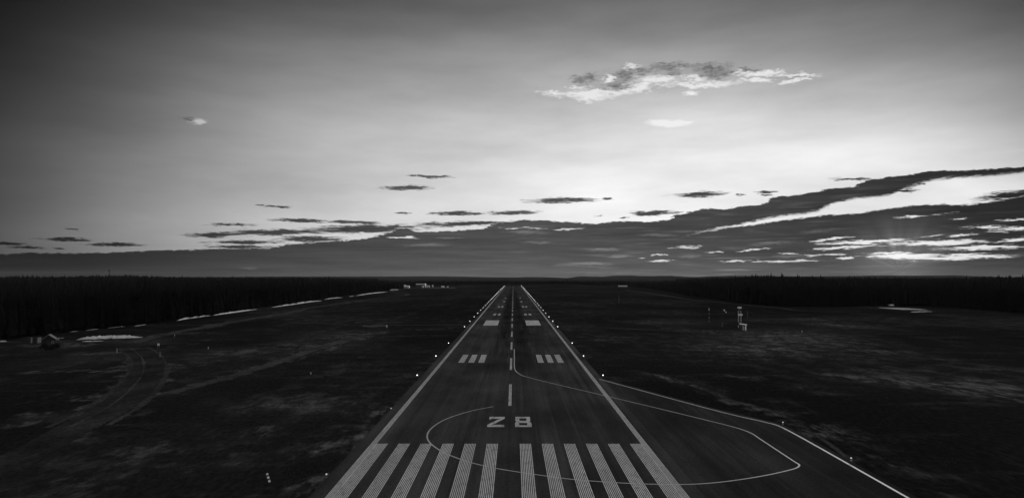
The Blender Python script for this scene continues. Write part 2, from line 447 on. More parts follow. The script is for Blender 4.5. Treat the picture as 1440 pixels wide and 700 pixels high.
# dry, pale parts of the airfield: rows x0,y0,x1,y1,thickness,amount in photo pixels, laid out as strips on the ground
DRY = [
    (1090, 513, 1250, 541, 14, 1.0), (1180, 532, 1420, 540, 24, 1.0), (1270, 548, 1460, 556, 26, .8), (950, 488, 1190, 492, 18, .5), (1010, 472, 1200, 474, 26, .6), (1110, 452, 1260, 463, 8, .5),
    (900, 462, 1060, 468, 8, .45), (1150, 491, 1290, 497, 10, .55), (850, 450, 1000, 456, 8, .4), (1080, 448, 1190, 450, 6, .6),
    (370, 490, 490, 487, 20, .5), (440, 478, 545, 466, 10, .5), (510, 459, 548, 457.5, 5, 1.0), (540, 463, 660, 461, 5, .4), (280, 500, 400, 492, 12, .4), (330, 487, 480, 486, 10, .4), (240, 466, 300, 472, 8, .4),
    (90, 502, 190, 497, 8, .6), (100, 520, 185, 517, 7, .6), (5, 523, 100, 519, 6, .6), (110, 553, 158, 553, 8, .9), (50, 575, 100, 572, 12, .7), (26, 592, 60, 592, 10, .7), (75, 478, 110, 490, 8, .6),
    (340, 560, 490, 573, 28, .4), (380, 600, 420, 602, 18, .5), (430, 645, 470, 620, 22, .5), (1180, 630, 1265, 655, 18, .45), (1130, 590, 1190, 608, 18, .5), (1265, 675, 1330, 700, 16, .45), (1110, 587, 1160, 592, 8, .5),
    (612, 528, 545, 590, 6, .8), (548, 587, 470, 662, 6, .9), (474, 658, 425, 700, 6, .8), (640, 500, 612, 530, 5, .5), (890, 521, 1010, 548, 6, .7), (1000, 545, 1090, 577, 7, .8), (1085, 575, 1200, 610, 8, .7),
    (205, 560, 300, 536, 4, .9), (296, 537, 345, 523, 4, .9), (340, 524, 432, 494, 5, .8), (428, 496, 492, 477, 6, .9), (486, 479, 545, 466, 5, .8),
    (188, 500, 192, 520, 4, .8), (192, 518, 165, 552, 4, .8), (168, 550, 110, 583, 4, .7), (226, 505, 229, 522, 4, .7), (229, 520, 205, 545, 4, .8), (208, 543, 150, 578, 4, .8), (155, 575, 60, 628, 4, .6),
    (215, 475, 270, 463, 5, .7), (265, 464, 360, 448, 5, .8), (355, 449, 450, 431, 5, .8), (445, 432, 540, 419, 4, .8),
    (990, 522, 1110, 535, 12, .5), (830, 470, 870, 485, 8, .3), (880, 520, 1000, 545, 16, .4), (210, 625, 250, 627, 8, .5), (150, 630, 220, 626, 10, .4), (90, 675, 120, 670, 18, .4), (165, 580, 215, 570, 6, .5),
]


# broad soft pale areas
SOFT = [(960, 468, 1210, 478, 50, 1.0), (860, 452, 1060, 456, 22, .7), (1090, 450, 1300, 468, 20, .7), (1130, 520, 1440, 548, 46, .8), (370, 478, 560, 474, 34, 1.0), (240, 492, 420, 500, 26, .7),
        (60, 500, 200, 505, 34, .7), (330, 555, 480, 580, 40, .7), (130, 484, 260, 478, 16, .8), (300, 452, 470, 436, 20, .8), (860, 520, 1040, 548, 26, .6), (20, 585, 130, 575, 30, .6), (1040, 495, 1300, 505, 16, .4)]


def mat_ground():
    m, q, b = material('grass_field', 0.95, 0.0)
    t = q.new('ShaderNodeTexCoord')
    o = t.outputs['Object']
    wn = q.noise(q.map(o, scale=(0.025, 0.02, 0)), 1.0, 5.0, 0.6, color=True)
    wn2 = q.noise(q.map(o, scale=(0.16, 0.07, 0), loc=(5, 2, 0)), 1.0, 5.0, 0.7, color=True)
    wv = q.v('ADD', o, q.v('MULTIPLY', q.v('SUBTRACT', wn, (0.5, 0.5, 0.5)), (34, 50, 0)))
    wv = q.v('ADD', wv, q.v('MULTIPLY', q.v('SUBTRACT', wn2, (0.5, 0.5, 0.5)), (12, 26, 0)))
    def strips(rows):
      out = 0.0
      for (x0, y0, x1, y1, th, k) in rows:
        c = gp((x0 + x1) / 2, (y0 + y1) / 2)
        p0, p1 = gp(x0, y0), gp(x1, y1)
        near, far = gp((x0 + x1) / 2, (y0 + y1) / 2 + th / 2), gp((x0 + x1) / 2, (y0 + y1) / 2 - th / 2)
        ang_ = math.atan2(p1[1] - p0[1], p1[0] - p0[0])
        L = math.hypot(p1[0] - p0[0], p1[1] - p0[1]) / 2 + 1
        B = max(abs(far[1] - near[1]) / 2 * abs(math.cos(ang_)), 4.0) * 1.2
        v = q.map(wv, loc=(c[0], c[1], 0), rot=(0, 0, ang_), scale=(L * 1.15, B, 1e6), kind='TEXTURE')
        s = q.m('MULTIPLY_ADD', q.v('LENGTH', v), -k, k)
        out = q.m('MAXIMUM', s, out)
      return out

    dry = q.step(strips(DRY), 0.0, 0.55)
    soft = q.step(strips(SOFT), 0.0, 0.7)
    big = q.noise(q.map(o, scale=(0.011, 0.006, 0), loc=(2, 3, 0)), 1.0, 5.0, 0.6)
    mow = q.noise(q.map(o, scale=(0.10, 0.012, 0), loc=(1, 1, 0)), 1.0, 4.0, 0.6)     # mown strips along the runway
    mid = q.noise(q.map(o, scale=(0.15, 0.10, 0), loc=(7, 1, 0)), 1.0, 5.0, 0.65)
    cross = q.noise(q.map(o, scale=(0.018, 0.07, 0), loc=(3, 4, 0)), 1.0, 5.0, 0.65)
    fine = q.noise(q.map(o, scale=(0.9, 0.55, 0)), 1.0, 4.0, 0.7)
    tuft = q.noise(q.map(o, scale=(0.42, 0.16, 0), loc=(9, 2, 0)), 1.0, 5.0, 0.72)
    blade = q.noise(q.map(o, scale=(1.5, 0.45, 0), loc=(2, 9, 0)), 1.0, 3.0, 0.7)
    tuftk = q.step(tuft, 0.44, 0.60)
    midk = q.step(mid, 0.44, 0.60)
    pale = q.m('MULTIPLY', q.step(big, 0.50, 0.62), midk)
    pale2 = q.m('MULTIPLY', q.step(mow, 0.52, 0.62), midk)
    pale3 = q.m('MULTIPLY', q.step(cross, 0.53, 0.64), q.m('MULTIPLY_ADD', midk, 0.7, 0.3))
    rough_ = q.m('MULTIPLY_ADD', tuftk, 0.6, 0.5)
    v = q.m('MULTIPLY', pale, 0.036)
    v = q.m('MULTIPLY_ADD', pale2, 0.022, v)
    v = q.m('MULTIPLY_ADD', pale3, 0.032, v)
    dryk = q.m('MULTIPLY', dry, q.step(q.m('ADD', q.m('MULTIPLY', mid, 0.45), q.m('MULTIPLY', tuft, 0.55)), 0.43, 0.56))
    v = q.m('MULTIPLY_ADD', dryk, 0.088, v)
    v = q.m('MULTIPLY', v, rough_)
    v = q.m('ADD', v, q.m('MULTIPLY_ADD', q.step(big, 0.36, 0.6), 0.009, 0.0165))
    v = q.m('MULTIPLY_ADD', soft, q.m('MULTIPLY_ADD', midk, 0.012, 0.016), v)
    v = q.m('MULTIPLY', v, q.m('MULTIPLY_ADD', q.step(blade, 0.38, 0.64), 0.4, 0.8))
    v = q.m('MULTIPLY', v, q.m('MULTIPLY_ADD', q.m('SUBTRACT', fine, 0.5), 1.3, 1.0))
    v = q.m('MAXIMUM', v, 0.008)
    grey(q, b, v)
    bp = q.new('ShaderNodeBump')
    bp.inputs['Strength'].default_value = 0.35
    bp.inputs['Distance'].default_value = 0.15
    q.put(bp.inputs['Height'], q.m('ADD', fine, mid))
    q.t.links.new(bp.outputs[0], b.inputs['Normal'])
    return m


def mat_track(name, base, patchy=False):
    m, q, b = material(name, 0.95, 0.0)
    t = q.new('ShaderNodeTexCoord')
    o = t.outputs['Object']
    n = q.noise(q.map(o, scale=(0.09, 0.05, 0)), 1.0, 5.0, 0.65)
    f = q.noise(q.map(o, scale=(1.2, 0.8, 0)), 1.0, 3.0, 0.7)
    v = q.m('MULTIPLY_ADD', q.m('SUBTRACT', n, 0.5), 2.6, 1.0)
    v = q.m('MULTIPLY', v, q.m('MULTIPLY_ADD', q.m('SUBTRACT', f, 0.5), 2.2, 1.0))
    v = q.m('MAXIMUM', v, 0.3)
    if patchy:
        big = q.noise(q.map(o, scale=(0.03, 0.02, 0), loc=(3, 3, 0)), 1.0, 5.0, 0.7)
        v = q.m('MULTIPLY', v, q.m('MULTIPLY_ADD', q.m('SUBTRACT', big, 0.5), 3.0, 1.0))
        v = q.m('MAXIMUM', v, 0.4)
    grey(q, b, q.m('MULTIPLY', v, base))
    return m


M = dict(
    asphalt=mat_asphalt('asphalt_runway', 0.066, True, 0.0),
    pad=mat_asphalt('asphalt_pad', 0.047, False, 0.0),
    paint=mat_paint('white_marking_paint', 0.85, 0.4),
    thin=mat_paint('worn_guide_paint', 0.6, 0.3),
    dash=mat_paint('worn_white_paint', 0.62, 0.6),
    ground=mat_ground(),
    track=mat_track('gravel_track', 0.072),
    dirt=mat_track('dark_dirt_track', 0.036, True),
    trackedge=mat_track('track_verge', 0.056),
    palegravel=mat_track('pale_gravel', 0.075),
    apron=mat_track('apron_concrete', 0.09),
    snow=plain('old_snow', 0.68, 0.7, 0.2, 0.9, 0.5),
    ice=plain('snow_covered_ice', 0.62, 0.7, 0.2, 0.25, 0.06),
    needles=plain('conifer_needles', 0.012, 0.95, 0.0, 0.5, 0.8),
    bark=plain('bark', 0.012, 0.95, 0.0, 0.4, 4.0),
    woods=plain('distant_woods', 0.012, 0.97, 0.0, 0.5, 0.05),
    drygrass=plain('dry_grass_blades', 0.042, 0.95, 0.0, 0.7, 0.12),
    hill=plain('wooded_hill', 0.02, 0.97, 0.0, 0.4, 0.004),
    white=plain('white_paint', 0.75, 0.5, 0.3, 0.15, 2.0),
    pale=plain('pale_metal', 0.5, 0.5, 0.3, 0.2, 1.0),
    midgrey=plain('grey_metal', 0.22, 0.55, 0.3, 0.2, 2.0),
    dark=plain('dark_paint', 0.018, 0.6, 0.3, 0.2, 2.0),
    timber=plain('weathered_timber', 0.022, 0.9, 0.1, 0.4, 1.5),
    glass=plain('window_glass', 0.02, 0.1, 0.5, 0.1, 1.0),
    roof=plain('roof_sheet', 0.2, 0.5, 0.3, 0.3, 0.8),
)


def emitter(name, strength):
    m = bpy.data.materials.new(name)
    m.use_nodes = True
    b = m.node_tree.nodes['Principled BSDF']
    b.inputs['Base Color'].default_value = (.8, .8, .8, 1)
    b.inputs['Emission Color'].default_value = (1, 1, 1, 1)
    b.inputs['Emission Strength'].default_value = strength
    return m


M['lamp'] = emitter('lit_lamp_glass', 2.4)
M['dimlamp'] = emitter('dim_lamp_glass', 0.12)


# ---------------------------------------------------------------- mesh helpers
def link(name, me, mat=None, parent=None, loc=(0, 0, 0), rotz=0.0):
    o = bpy.data.objects.new(name, me)
    COL.objects.link(o)
    o.location = loc
    o.rotation_euler = (0, 0, rotz)
    if mat is not None and me is not None and not me.materials:
        me.materials.append(mat)
    if parent is not None:
        o.parent = parent
    return o


def mesh(name, verts, faces, mat, parent=None, loc=(0, 0, 0), smooth=False):
    me = bpy.data.meshes.new(name)
    me.from_pydata([tuple(v) for v in verts], [], faces)
    me.update()
    if smooth:
        me.polygons.foreach_set('use_smooth', [True] * len(me.polygons))
    return link(name, me, mat, parent, loc)


def tag(o, label, cat=None, group=None, kind=None):
    if label:
        o['label'] = label
    if cat:
        o['category'] = cat
    if group:
        o['group'] = group
    if kind:
        o['kind'] = kind
    return o


def empty(name, loc, label, cat, group=None, rotz=0.0):
    o = bpy.data.objects.new(name, None)
    o.empty_display_size = 0.3
    COL.objects.link(o)
    o.location = loc
    o.rotation_euler = (0, 0, rotz)
    return tag(o, label, cat, group)


class MB:
    """collects simple solids into one mesh"""
    def __init__(self):
        self.v, self.f = [], []

    def add(self, v, f):
        n = len(self.v)
        self.v += [tuple(p) for p in v]
        self.f += [[i + n for i in q] for q in f]
        return self

    def box(self, x0, x1, y0, y1, z0, z1):
        v = [(x, y, z) for z in (z0, z1) for x, y in ((x0, y0), (x1, y0), (x1, y1), (x0, y1))]
        return self.add(v, [[3, 2, 1, 0], [4, 5, 6, 7], [0, 1, 5, 4], [1, 2, 6, 5], [2, 3, 7, 6], [3, 0, 4, 7]])

    def tube(self, a, b, r0, r1=None, n=8):
        r1 = r0 if r1 is None else r1
        a, b = Vector(a), Vector(b)
        d = (b - a).normalized()
        u = d.orthogonal().normalized()
        t = d.cross(u)
        v = []
        for c, r in ((a, r0), (b, r1)):
            for i in range(n):
                q = 2 * math.pi * i / n
                v.append(c + u * (r * math.cos(q)) + t * (r * math.sin(q)))
        f = [[i, (i + 1) % n, n + (i + 1) % n, n + i] for i in range(n)] + [list(range(n))[::-1], list(range(n, 2 * n))]
        return self.add(v, f)

    def quad(self, x0, x1, y0, y1, z):
        return self.add([(x0, y0, z), (x1, y0, z), (x1, y1, z), (x0, y1, z)], [[0, 1, 2, 3]])

    def dome(self, c, r, n=10, m=5, squash=1.0):
        v, f = [], []
        for j in range(m):
            e = math.pi / 2 * j / m
            for i in range(n):
                q = 2 * math.pi * i / n
                v.append((c[0] + r * math.cos(e) * math.cos(q), c[1] + r * math.cos(e) * math.sin(q), c[2] + r * squash * math.sin(e)))
        v.append((c[0], c[1], c[2] + r * squash))
        for j in range(m - 1):
            for i in range(n):
                f.append([j * n + i, j * n + (i + 1) % n, (j + 1) * n + (i + 1) % n, (j + 1) * n + i])
        for i in range(n):
            f.append([(m - 1) * n + i, (m - 1) * n + (i + 1) % n, m * n])
        f.append(list(range(n))[::-1])
        return self.add(v, f)

    def build(self, name, mat, parent=None, loc=(0, 0, 0), smooth=False):
        return mesh(name, self.v, self.f, mat, parent, loc, smooth)


def smooth_path(pts, n=8):
    """Catmull-Rom through the points"""
    P = [np.array(p, float) for p in pts]
    P = [2 * P[0] - P[1]] + P + [2 * P[-1] - P[-2]]
    out = []
    for i in range(1, len(P) - 2):
        for k in range(n):
            t = k / n
            a, b, c, d = P[i - 1], P[i], P[i + 1], P[i + 2]
            out.append(0.5 * (2 * b + (c - a) * t + (2 * a - 5 * b + 4 * c - d) * t * t + (3 * b - a - 3 * c + d) * t ** 3))
    out.append(P[-2])
    return out


def ribbon(pts, widths, z, jitter=0.0, seed=0):
    """flat strip along a ground path; returns verts, faces"""
    r = np.random.default_rng(seed)
    n = len(pts)
    if not hasattr(widths, '__len__'):
        widths = [widths] * n
    v, f = [], []
    for i in range(n):
        a, b = pts[max(i - 1, 0)], pts[min(i + 1, n - 1)]
        d = np.array([b[0] - a[0], b[1] - a[1]])
        d = d / (np.hypot(*d) + 1e-9)
        nx, ny = -d[1], d[0]
        for s in (1, -1):
            h = widths[i] / 2 * (1 + jitter * r.uniform(-1, 1))
            v.append((pts[i][0] + s * nx * h, pts[i][1] + s * ny * h, z))
    for i in range(n - 1):
        f.append([2 * i + 1, 2 * i + 3, 2 * i + 2, 2 * i])
    return v, f


def px_path(rows, n=8):
    return smooth_path([gp(x, y) for x, y in rows], n)


# ---------------------------------------------------------------- forest extents (edge of the woods on the ground)
EDGE_PX = [(-140, 494), (-60, 487), (0, 481), (60, 472), (110, 466), (200, 456.5), (255, 449.5), (300, 443), (390, 430), (450, 422), (520, 412), (560, 406.6), (584, 401.5),
           (650, 400.2), (720, 399.6), (800, 399.8), (870, 401.2), (900, 404.5), (970, 416), (1040, 427), (1110, 431.5), (1180, 432), (1238, 430.2), (1300, 430.4), (1340, 432.5),
           (1400, 437.5), (1470, 443), (1560, 450)]
EDGE_G = [gp(x, y) for x, y in EDGE_PX]
EDGE_AZ = np.array([math.atan2(x - CAM_X, y) for x, y in EDGE_G])
EDGE_R = np.array([math.hypot(x - CAM_X, y) for x, y in EDGE_G])


def edge_r(az):
    return np.interp(az, EDGE_AZ, EDGE_R)


# ---- height of the land: flat field, gentle rises under the woods, the little hill on the left
MAST = (153.5, 2400.0)
_mx, _my, _ = ray(MAST[0], 389)
MAST_XY = (CAM_X + _mx / _my * MAST[1], MAST[1])


def sstep(x, a, b):
    t = np.clip((x - a) / (b - a), 0, 1)
    return t * t * (3 - 2 * t)


def land(x, y):
    x, y = np.asarray(x, float), np.asarray(y, float)
    az = np.arctan2(x - CAM_X, y)
    r = np.hypot(x - CAM_X, y)
    deep = r - edge_r(az)
    side = np.clip(np.where(az < 0, (-az - math.radians(9)) / math.radians(9), (az - math.radians(13)) / math.radians(5)), 0, 1)
    front = (np.abs(az) < math.radians(75))
    right_bump = 0.55 + 0.55 * np.exp(-((np.degrees(az) - 20.5) / 3.0) ** 2) + 0.35 * np.exp(-((np.degrees(az) - 36) / 3.0) ** 2)
    rise = np.where(az < 0, 7.0, 10.0 * right_bump)
    h = rise * side * sstep(deep, 60, np.where(az < 0, 1400, 700)) * front
    h = h + 7.0 * np.exp(-(((x - MAST_XY[0] - 45) / 85) ** 2 + ((y - MAST_XY[1]) / 420) ** 2))
    h = h + 4.5 * np.exp(-(((x + 1690) / 75) ** 2 + ((y - 2400) / 420) ** 2))
    return h


# ---------------------------------------------------------------- ground
def build_ground():
    rs = np.concatenate([[0], np.geomspace(25, 14000, 80)])
    az = np.concatenate([np.radians(np.arange(-60, 60.01, 1.0)), np.radians(np.arange(66, 300, 6.0))])
    n = len(az)
    v = [(CAM_X, 0, 0.0)]
    f = []
    for r in rs[1:]:
        x, y = CAM_X + r * np.sin(az), r * np.cos(az)
        z = land(x, y)
        v += list(zip(x.tolist(), y.tolist(), z.tolist()))
    for i in range(n):
        f.append([0, 1 + (i + 1) % n, 1 + i])
    for k in range(len(rs) - 2):
        a, b = 1 + k * n, 1 + (k + 1) * n
        for i in range(n):
            j = (i + 1) % n
            f.append([a + i, a + j, b + j, b + i])
    o = mesh('ground', v, f, M['ground'], smooth=True)
    return tag(o, 'dark rough grass airfield spreading to the horizon', 'ground', kind='structure')


build_ground()

# ---------------------------------------------------------------- runway and turn pad
RW_END = gp(722, 402)[1]
RW_Z = 0.05
mb = MB()
ys = list(np.arange(20, 400, 20)) + list(np.geomspace(400, RW_END, 20))
mb.box(-24.6, 24.6, 20, RW_END, -0.3, RW_Z)
runway = tag(mb.build('runway', M['asphalt']), 'long straight dark asphalt runway with white markings', 'runway', kind='structure')
Z1, Z2 = RW_Z + 0.006, RW_Z + 0.012

pad_edge = [(828, 529.5), (843, 533), (1000, 575.5), (1070, 592), (1080, 594.6), (1090, 597), (1102, 602), (1140, 622.5), (1277, 700), (1420, 781)]
pe = [gp(x, y) for x, y in pad_edge]
pe = [(24.6, pe[0][1] + 2)] + [(x + 1.2, y + 0.8) for x, y in pe[1:]]
pad_pts = pe + [(pe[-1][0], 20), (24.6, 20)]
top = [(x, y, RW_Z - 0.004) for x, y in pad_pts]
bot = [(x, y, -0.3) for x, y in pad_pts]
n = len(top)
pad = mesh('turn_pad', top + bot, [list(range(n))[::-1]] + [[i, (i + 1) % n, n + (i + 1) % n, n + i] for i in range(n)], M['pad'])
bm = bmesh.new(); bm.from_mesh(pad.data); bmesh.ops.recalc_face_normals(bm, faces=bm.faces); bm.to_mesh(pad.data); bm.free()
tag(pad, 'wedge of dark asphalt turning pad widening beside the threshold', 'turning pad', kind='structure')
line = smooth_path([gp(x, y) for x, y in pad_edge[1:]], 6)
v, f = ribbon(line, 0.38, RW_Z + 0.004)
mesh('pad_edge_line', v, f, M['thin'], pad)

# threshold stripes: each one is eight narrow painted lines
TH0, TH1 = gp(722, 701)[1] - 2.5, gp(722, 623.8)[1]
for s in (-1, 1):
    for k in range(6):
        c = s * (2.7 + 3.6 * k)
        mb = MB()
        for i in range(8):
            x0 = c - 0.9 + i * (1.8 - 0.125) / 7
            mb.quad(x0, x0 + 0.125, TH0, TH1 + random.uniform(-.08, .08), Z1)
        mb.build('threshold_stripe', M['paint'], runway)
    # edge line, five narrow lines
    mb = MB()
    for i in range(5):
        x0 = 21.64 + i * 0.2
        a, b = sorted((s * x0, s * (x0 + 0.11)))
        mb.quad(a, b, 40, RW_END - 2, Z1)
    mb.build('edge_line', M['paint'], runway)
# centre line dashes (two narrow lines each), 147 m on, every 57 m
y = gp(722, 570.4)[1]
while y < RW_END - 30:
    mb = MB()
    mb.quad(-0.32, -0.03, y, y + 29.5, Z1).quad(0.03, 0.32, y, y + 29.5, Z1).quad(-0.03, 0.03, y, y + 0.5, Z1).quad(-0.03, 0.03, y + 29, y + 29.5, Z1)
    mb.build('centreline_dash', M['dash'], runway)
    y += 56.8


def bars(y0, length, xs, wd=1.8):
    for s in (-1, 1):
        for xc in xs:
            mb = MB()
            for i in range(8):
                x0 = s * xc - wd / 2 + i * (wd - 0.14) / 7
                mb.quad(x0, x0 + 0.14, y0, y0 + length, Z1)
            mb.build('touchdown_bar', M['paint'], runway)


bars(gp(722, 509.8)[1], 22.5, (9.5, 12.7, 15.9))
bars(gp(722, 443.3)[1], 22.5, (9.5, 12.7))
bars(gp(722, 432.0)[1], 25, (9.3, 12.4))
bars(gp(722, 424.6)[1], 26, (9.4,))
bars(gp(722, 419.4)[1], 28, (9.4,))
for s in (-1, 1):
    mb = MB()
    y0, y1 = gp(722, 457.4)[1], gp(722, 450.4)[1]
    for i in range(18):
        x0 = 8.1 + i * 8.3 / 18
        a, b = sorted((s * x0, s * (x0 + 0.33)))
        mb.quad(a, b, y0, y1, Z1)
    mb.quad(*sorted((s * 8.1, s * 16.4)), y0, y0 + 1.2, Z1 + 0.003)
    mb.quad(*sorted((s * 8.1, s * 16.4)), y1 - 1.2, y1, Z1 + 0.003)
    mb.build('aiming_block', M['paint'], runway)

# the figures 2 and 8
NY0, NY1 = gp(722, 600.2)[1], gp(722, 585.9)[1]
h = NY1 - NY0


def figure(strokes, x0, wd, name):
    v, f = [], []
    for poly_ in strokes:
        k = len(v)
        v += [(x0 + a * wd, NY0 + b * h, Z1) for a, b in poly_]
        f.append([k + i for i in range(len(poly_))])
    return mesh(name, v, f, M['dash'], runway)


figure([[(.05, .80), (1, .80), (1, 1), (.05, 1)], [(.05, .72), (.17, .72), (.17, .80), (.05, .80)],
        [(0, .2), (.30, .2), (1, .80), (.70, .80)], [(0, 0), (1, 0), (1, .2), (0, .2)]], -4.05, 3.1, 'runway_figure')
figure([[(.03, .84), (.95, .84), (.95, 1), (.03, 1)], [(.03, .60), (.27, .60), (.27, .84), (.03, .84)], [(.71, .60), (.95, .60), (.95, .84), (.71, .84)],
        [(.08, .49), (.90, .49), (.95, .60), (.03, .60)], [(0, .38), (1, .38), (.90, .49), (.08, .49)],
        [(0, .16), (.25, .16), (.25, .38), (0, .38)], [(.74, .16), (1, .16), (1, .38), (.74, .38)], [(0, 0), (1, 0), (1, .16), (0, .16)]], 1.05, 3.05, 'runway_figure')

# thin guide line that swings through the pad and back over the stripes
GUIDE = [(723.2, 491), (723.2, 505), (723.4, 516), (725.5, 521.8), (733, 527.3), (745, 531), (770, 537.4), (850, 556.2), (910, 570.5), (970, 585), (1030, 600), (1055, 608.5), (1070, 618), (1095, 634.5),
         (1117, 649), (1123.8, 653.5), (1121, 657.5), (1110, 661), (1080, 667.8), (1040, 674.5), (1000, 679.2), (959, 681.2), (900, 680.3), (850, 677.6), (805, 674), (760, 668.2), (720, 662.3), (690, 657),
         (660, 649.8), (640, 643), (622.5, 635.5), (606, 624), (600.6, 614), (605, 604), (618, 594), (635, 586.3), (663, 577.7), (694, 571.6)]
v, f = ribbon(px_path(GUIDE, 6), 0.27, Z2 + 0.006)
mesh('guide_line', v, f, M['thin'], runway)


# ---------------------------------------------------------------- tracks, aprons and roads
def road(name, rows, wpx, mat, label, cat, z=0.02, jit=0.15, n=8, seed=1):
    pts = px_path(rows, n)
    wd = np.interp(np.linspace(0, 1, len(pts)), np.linspace(0, 1, len(wpx)), wpx)
    v, f = ribbon(pts, list(wd), z, jit, seed)
    return tag(mesh(name, v, f, mat), label, cat, kind='structure')


TRACK = [(-60, 668), (40, 636), (110, 599), (160, 572), (192, 546), (208, 522), (206, 504), (196, 494), (188, 489)]
road('service_track', TRACK, [5.5, 7.5, 9.4, 10, 10], M['dirt'], 'dark curving dirt track sweeping towards the hut on the left', 'track', 0.016, 0.07, 40, seed=3)


def offset_px(rows, d):
    pts = px_path(rows, 8)
    out = []
    for i, p_ in enumerate(pts):
        a, b = pts[max(i - 1, 0)], pts[min(i + 1, len(pts) - 1)]
        t_ = np.array([b[0] - a[0], b[1] - a[1]])
        t_ = t_ / np.hypot(*t_)
        out.append((p_[0] - t_[1] * d, p_[1] + t_[0] * d))
    return out


for d_, wd_, lab in ((5.0, 2.0, 'pale worn verge along the outer left side of the dark track'), (-5.0, 1.8, 'pale worn verge along the right side of the dark track'), (1.2, .9, 'faint pale ridge between the wheel ruts of the dark track')):
    pts_ = smooth_path(offset_px(TRACK[2:], d_), 3)
    wv_ = [wd_ * (0.25 + 0.9 * max(0, mnoise.noise(Vector((i * .05, d_, 2))) + .45)) for i in range(len(pts_))]
    v, f = ribbon(pts_, wv_, 0.02, 0.25, 5)
    tag(mesh('track_verge', v, f, M['trackedge'] if abs(d_) > 2 else M['track']), lab, 'verge', kind='structure')
road('gravel_road', [(186, 482), (225, 472), (270, 462.5), (360, 447), (450, 430.5), (520, 420.5), (560, 416.5), (573, 414.6), (570, 412.5), (556, 411), (551, 409.5), (566, 407), (592, 404.5), (640, 403.8)],
     [5, 5, 5, 6, 7, 8, 9, 10], M['track'], 'pale gravel road running from the hut to the far buildings', 'road', 0.016, 0.08, 16, seed=5)
road('dirt_path', [(205, 560), (250, 549), (300, 536), (345, 523), (400, 506), (430, 495), (455, 487), (490, 477), (545, 466)], [.8, 3, 4, 4, 3.5, 4.5, 5, 5, 1.5], M['track'],
     'faint diagonal dirt path crossing the grass left of the runway', 'path', 0.024, 0.25, 16, seed=7)
road('perimeter_road', [(880, 408), (915, 412.5), (965, 420.2), (1010, 425), (1060, 429.6), (1100, 433.5), (1125, 436.5), (1190, 439)], [7, 7, 6, 5, 5, 5, 2], M['palegravel'],
     'thin pale road along the foot of the woods on the right', 'road', 0.016, 0.25, seed=9)
road('cross_path', [(790, 460.5), (860, 461), (930, 464.5), (1000, 465)], [2, 3, 3, 1], M['track'], 'thin path between runway and antenna mast', 'path', 0.018, 0.3, seed=11)
road('cross_path', [(548, 457), (600, 456.6), (655, 456.4)], [2, 3, 2.5], M['track'], 'thin path from marker post to runway on the left', 'path', 0.018, 0.3, seed=12)
road('gravel_shoulder', [(1107, 601.5), (1128, 605), (1150, 614), (1172, 628), (1190, 643), (1197, 651)], [0.2, .5, .8, .9, .7, 0.2], M['trackedge'],
     'pale gravel crescent outside the edge line of the turning pad', 'gravel strip', 0.03, 0.2, seed=13)
for (x0, x1, y0, y1, lab) in [(588, 642, 405.6, 403.6, 'grey concrete apron before the far terminal buildings'), (513, 547, 458.8, 456.4, 'small pale gravel stand beside the marker post')]:
    a, b, c, d = gp(x0, y0), gp(x1, y0), gp(x1 - (x1 - x0) * .06, y1), gp(x0 + (x1 - x0) * .3, y1)
    m_ = MB().add([(p[0], p[1], 0.03) for p in (a, b, c, d)], [[0, 1, 2, 3]])
    tag(m_.build('apron', M['apron'] if y0 < 420 else M['palegravel']), lab, 'apron', kind='structure')


# ---------------------------------------------------------------- snow
def snow(rows, depth, height, label, seed, mat='snow', grp='snow patches along the wood'):
    """low heap of old snow along a path"""
    r = np.random.default_rng(seed)
    pts = px_path(rows, 10)
    n, k = len(pts), 7
    v, f = [], []
    for i, p in enumerate(pts):
        t = i / (n - 1)
        depth_k = 0.72
        taper = min(1.0, 4 * t, 4 * (1 - t)) ** 0.6 if n > 2 else 1
        wd = depth * depth_k * (0.25 + 0.75 * taper) * (1 + 0.45 * r.uniform(-1, 1))
        for j in range(k):
            s = j / (k - 1) - 0.5
            hz = height * taper * math.cos(s * math.pi) * (1 + 0.6 * r.uniform(-1, 1)) + 0.02
            v.append((p[0] + r.uniform(-.3, .3), p[1] + s * wd + r.uniform(-.3, .3) * wd * .15, hz if 0 < j < k - 1 else -0.05))
    for i in range(n - 1):
        for j in range(k - 1):
            f.append([i * k + j, (i + 1) * k + j, (i + 1) * k + j + 1, i * k + j + 1])
    o = mesh('snow_bank', v, f, M[mat])
    return tag(o, label, 'snow', grp)


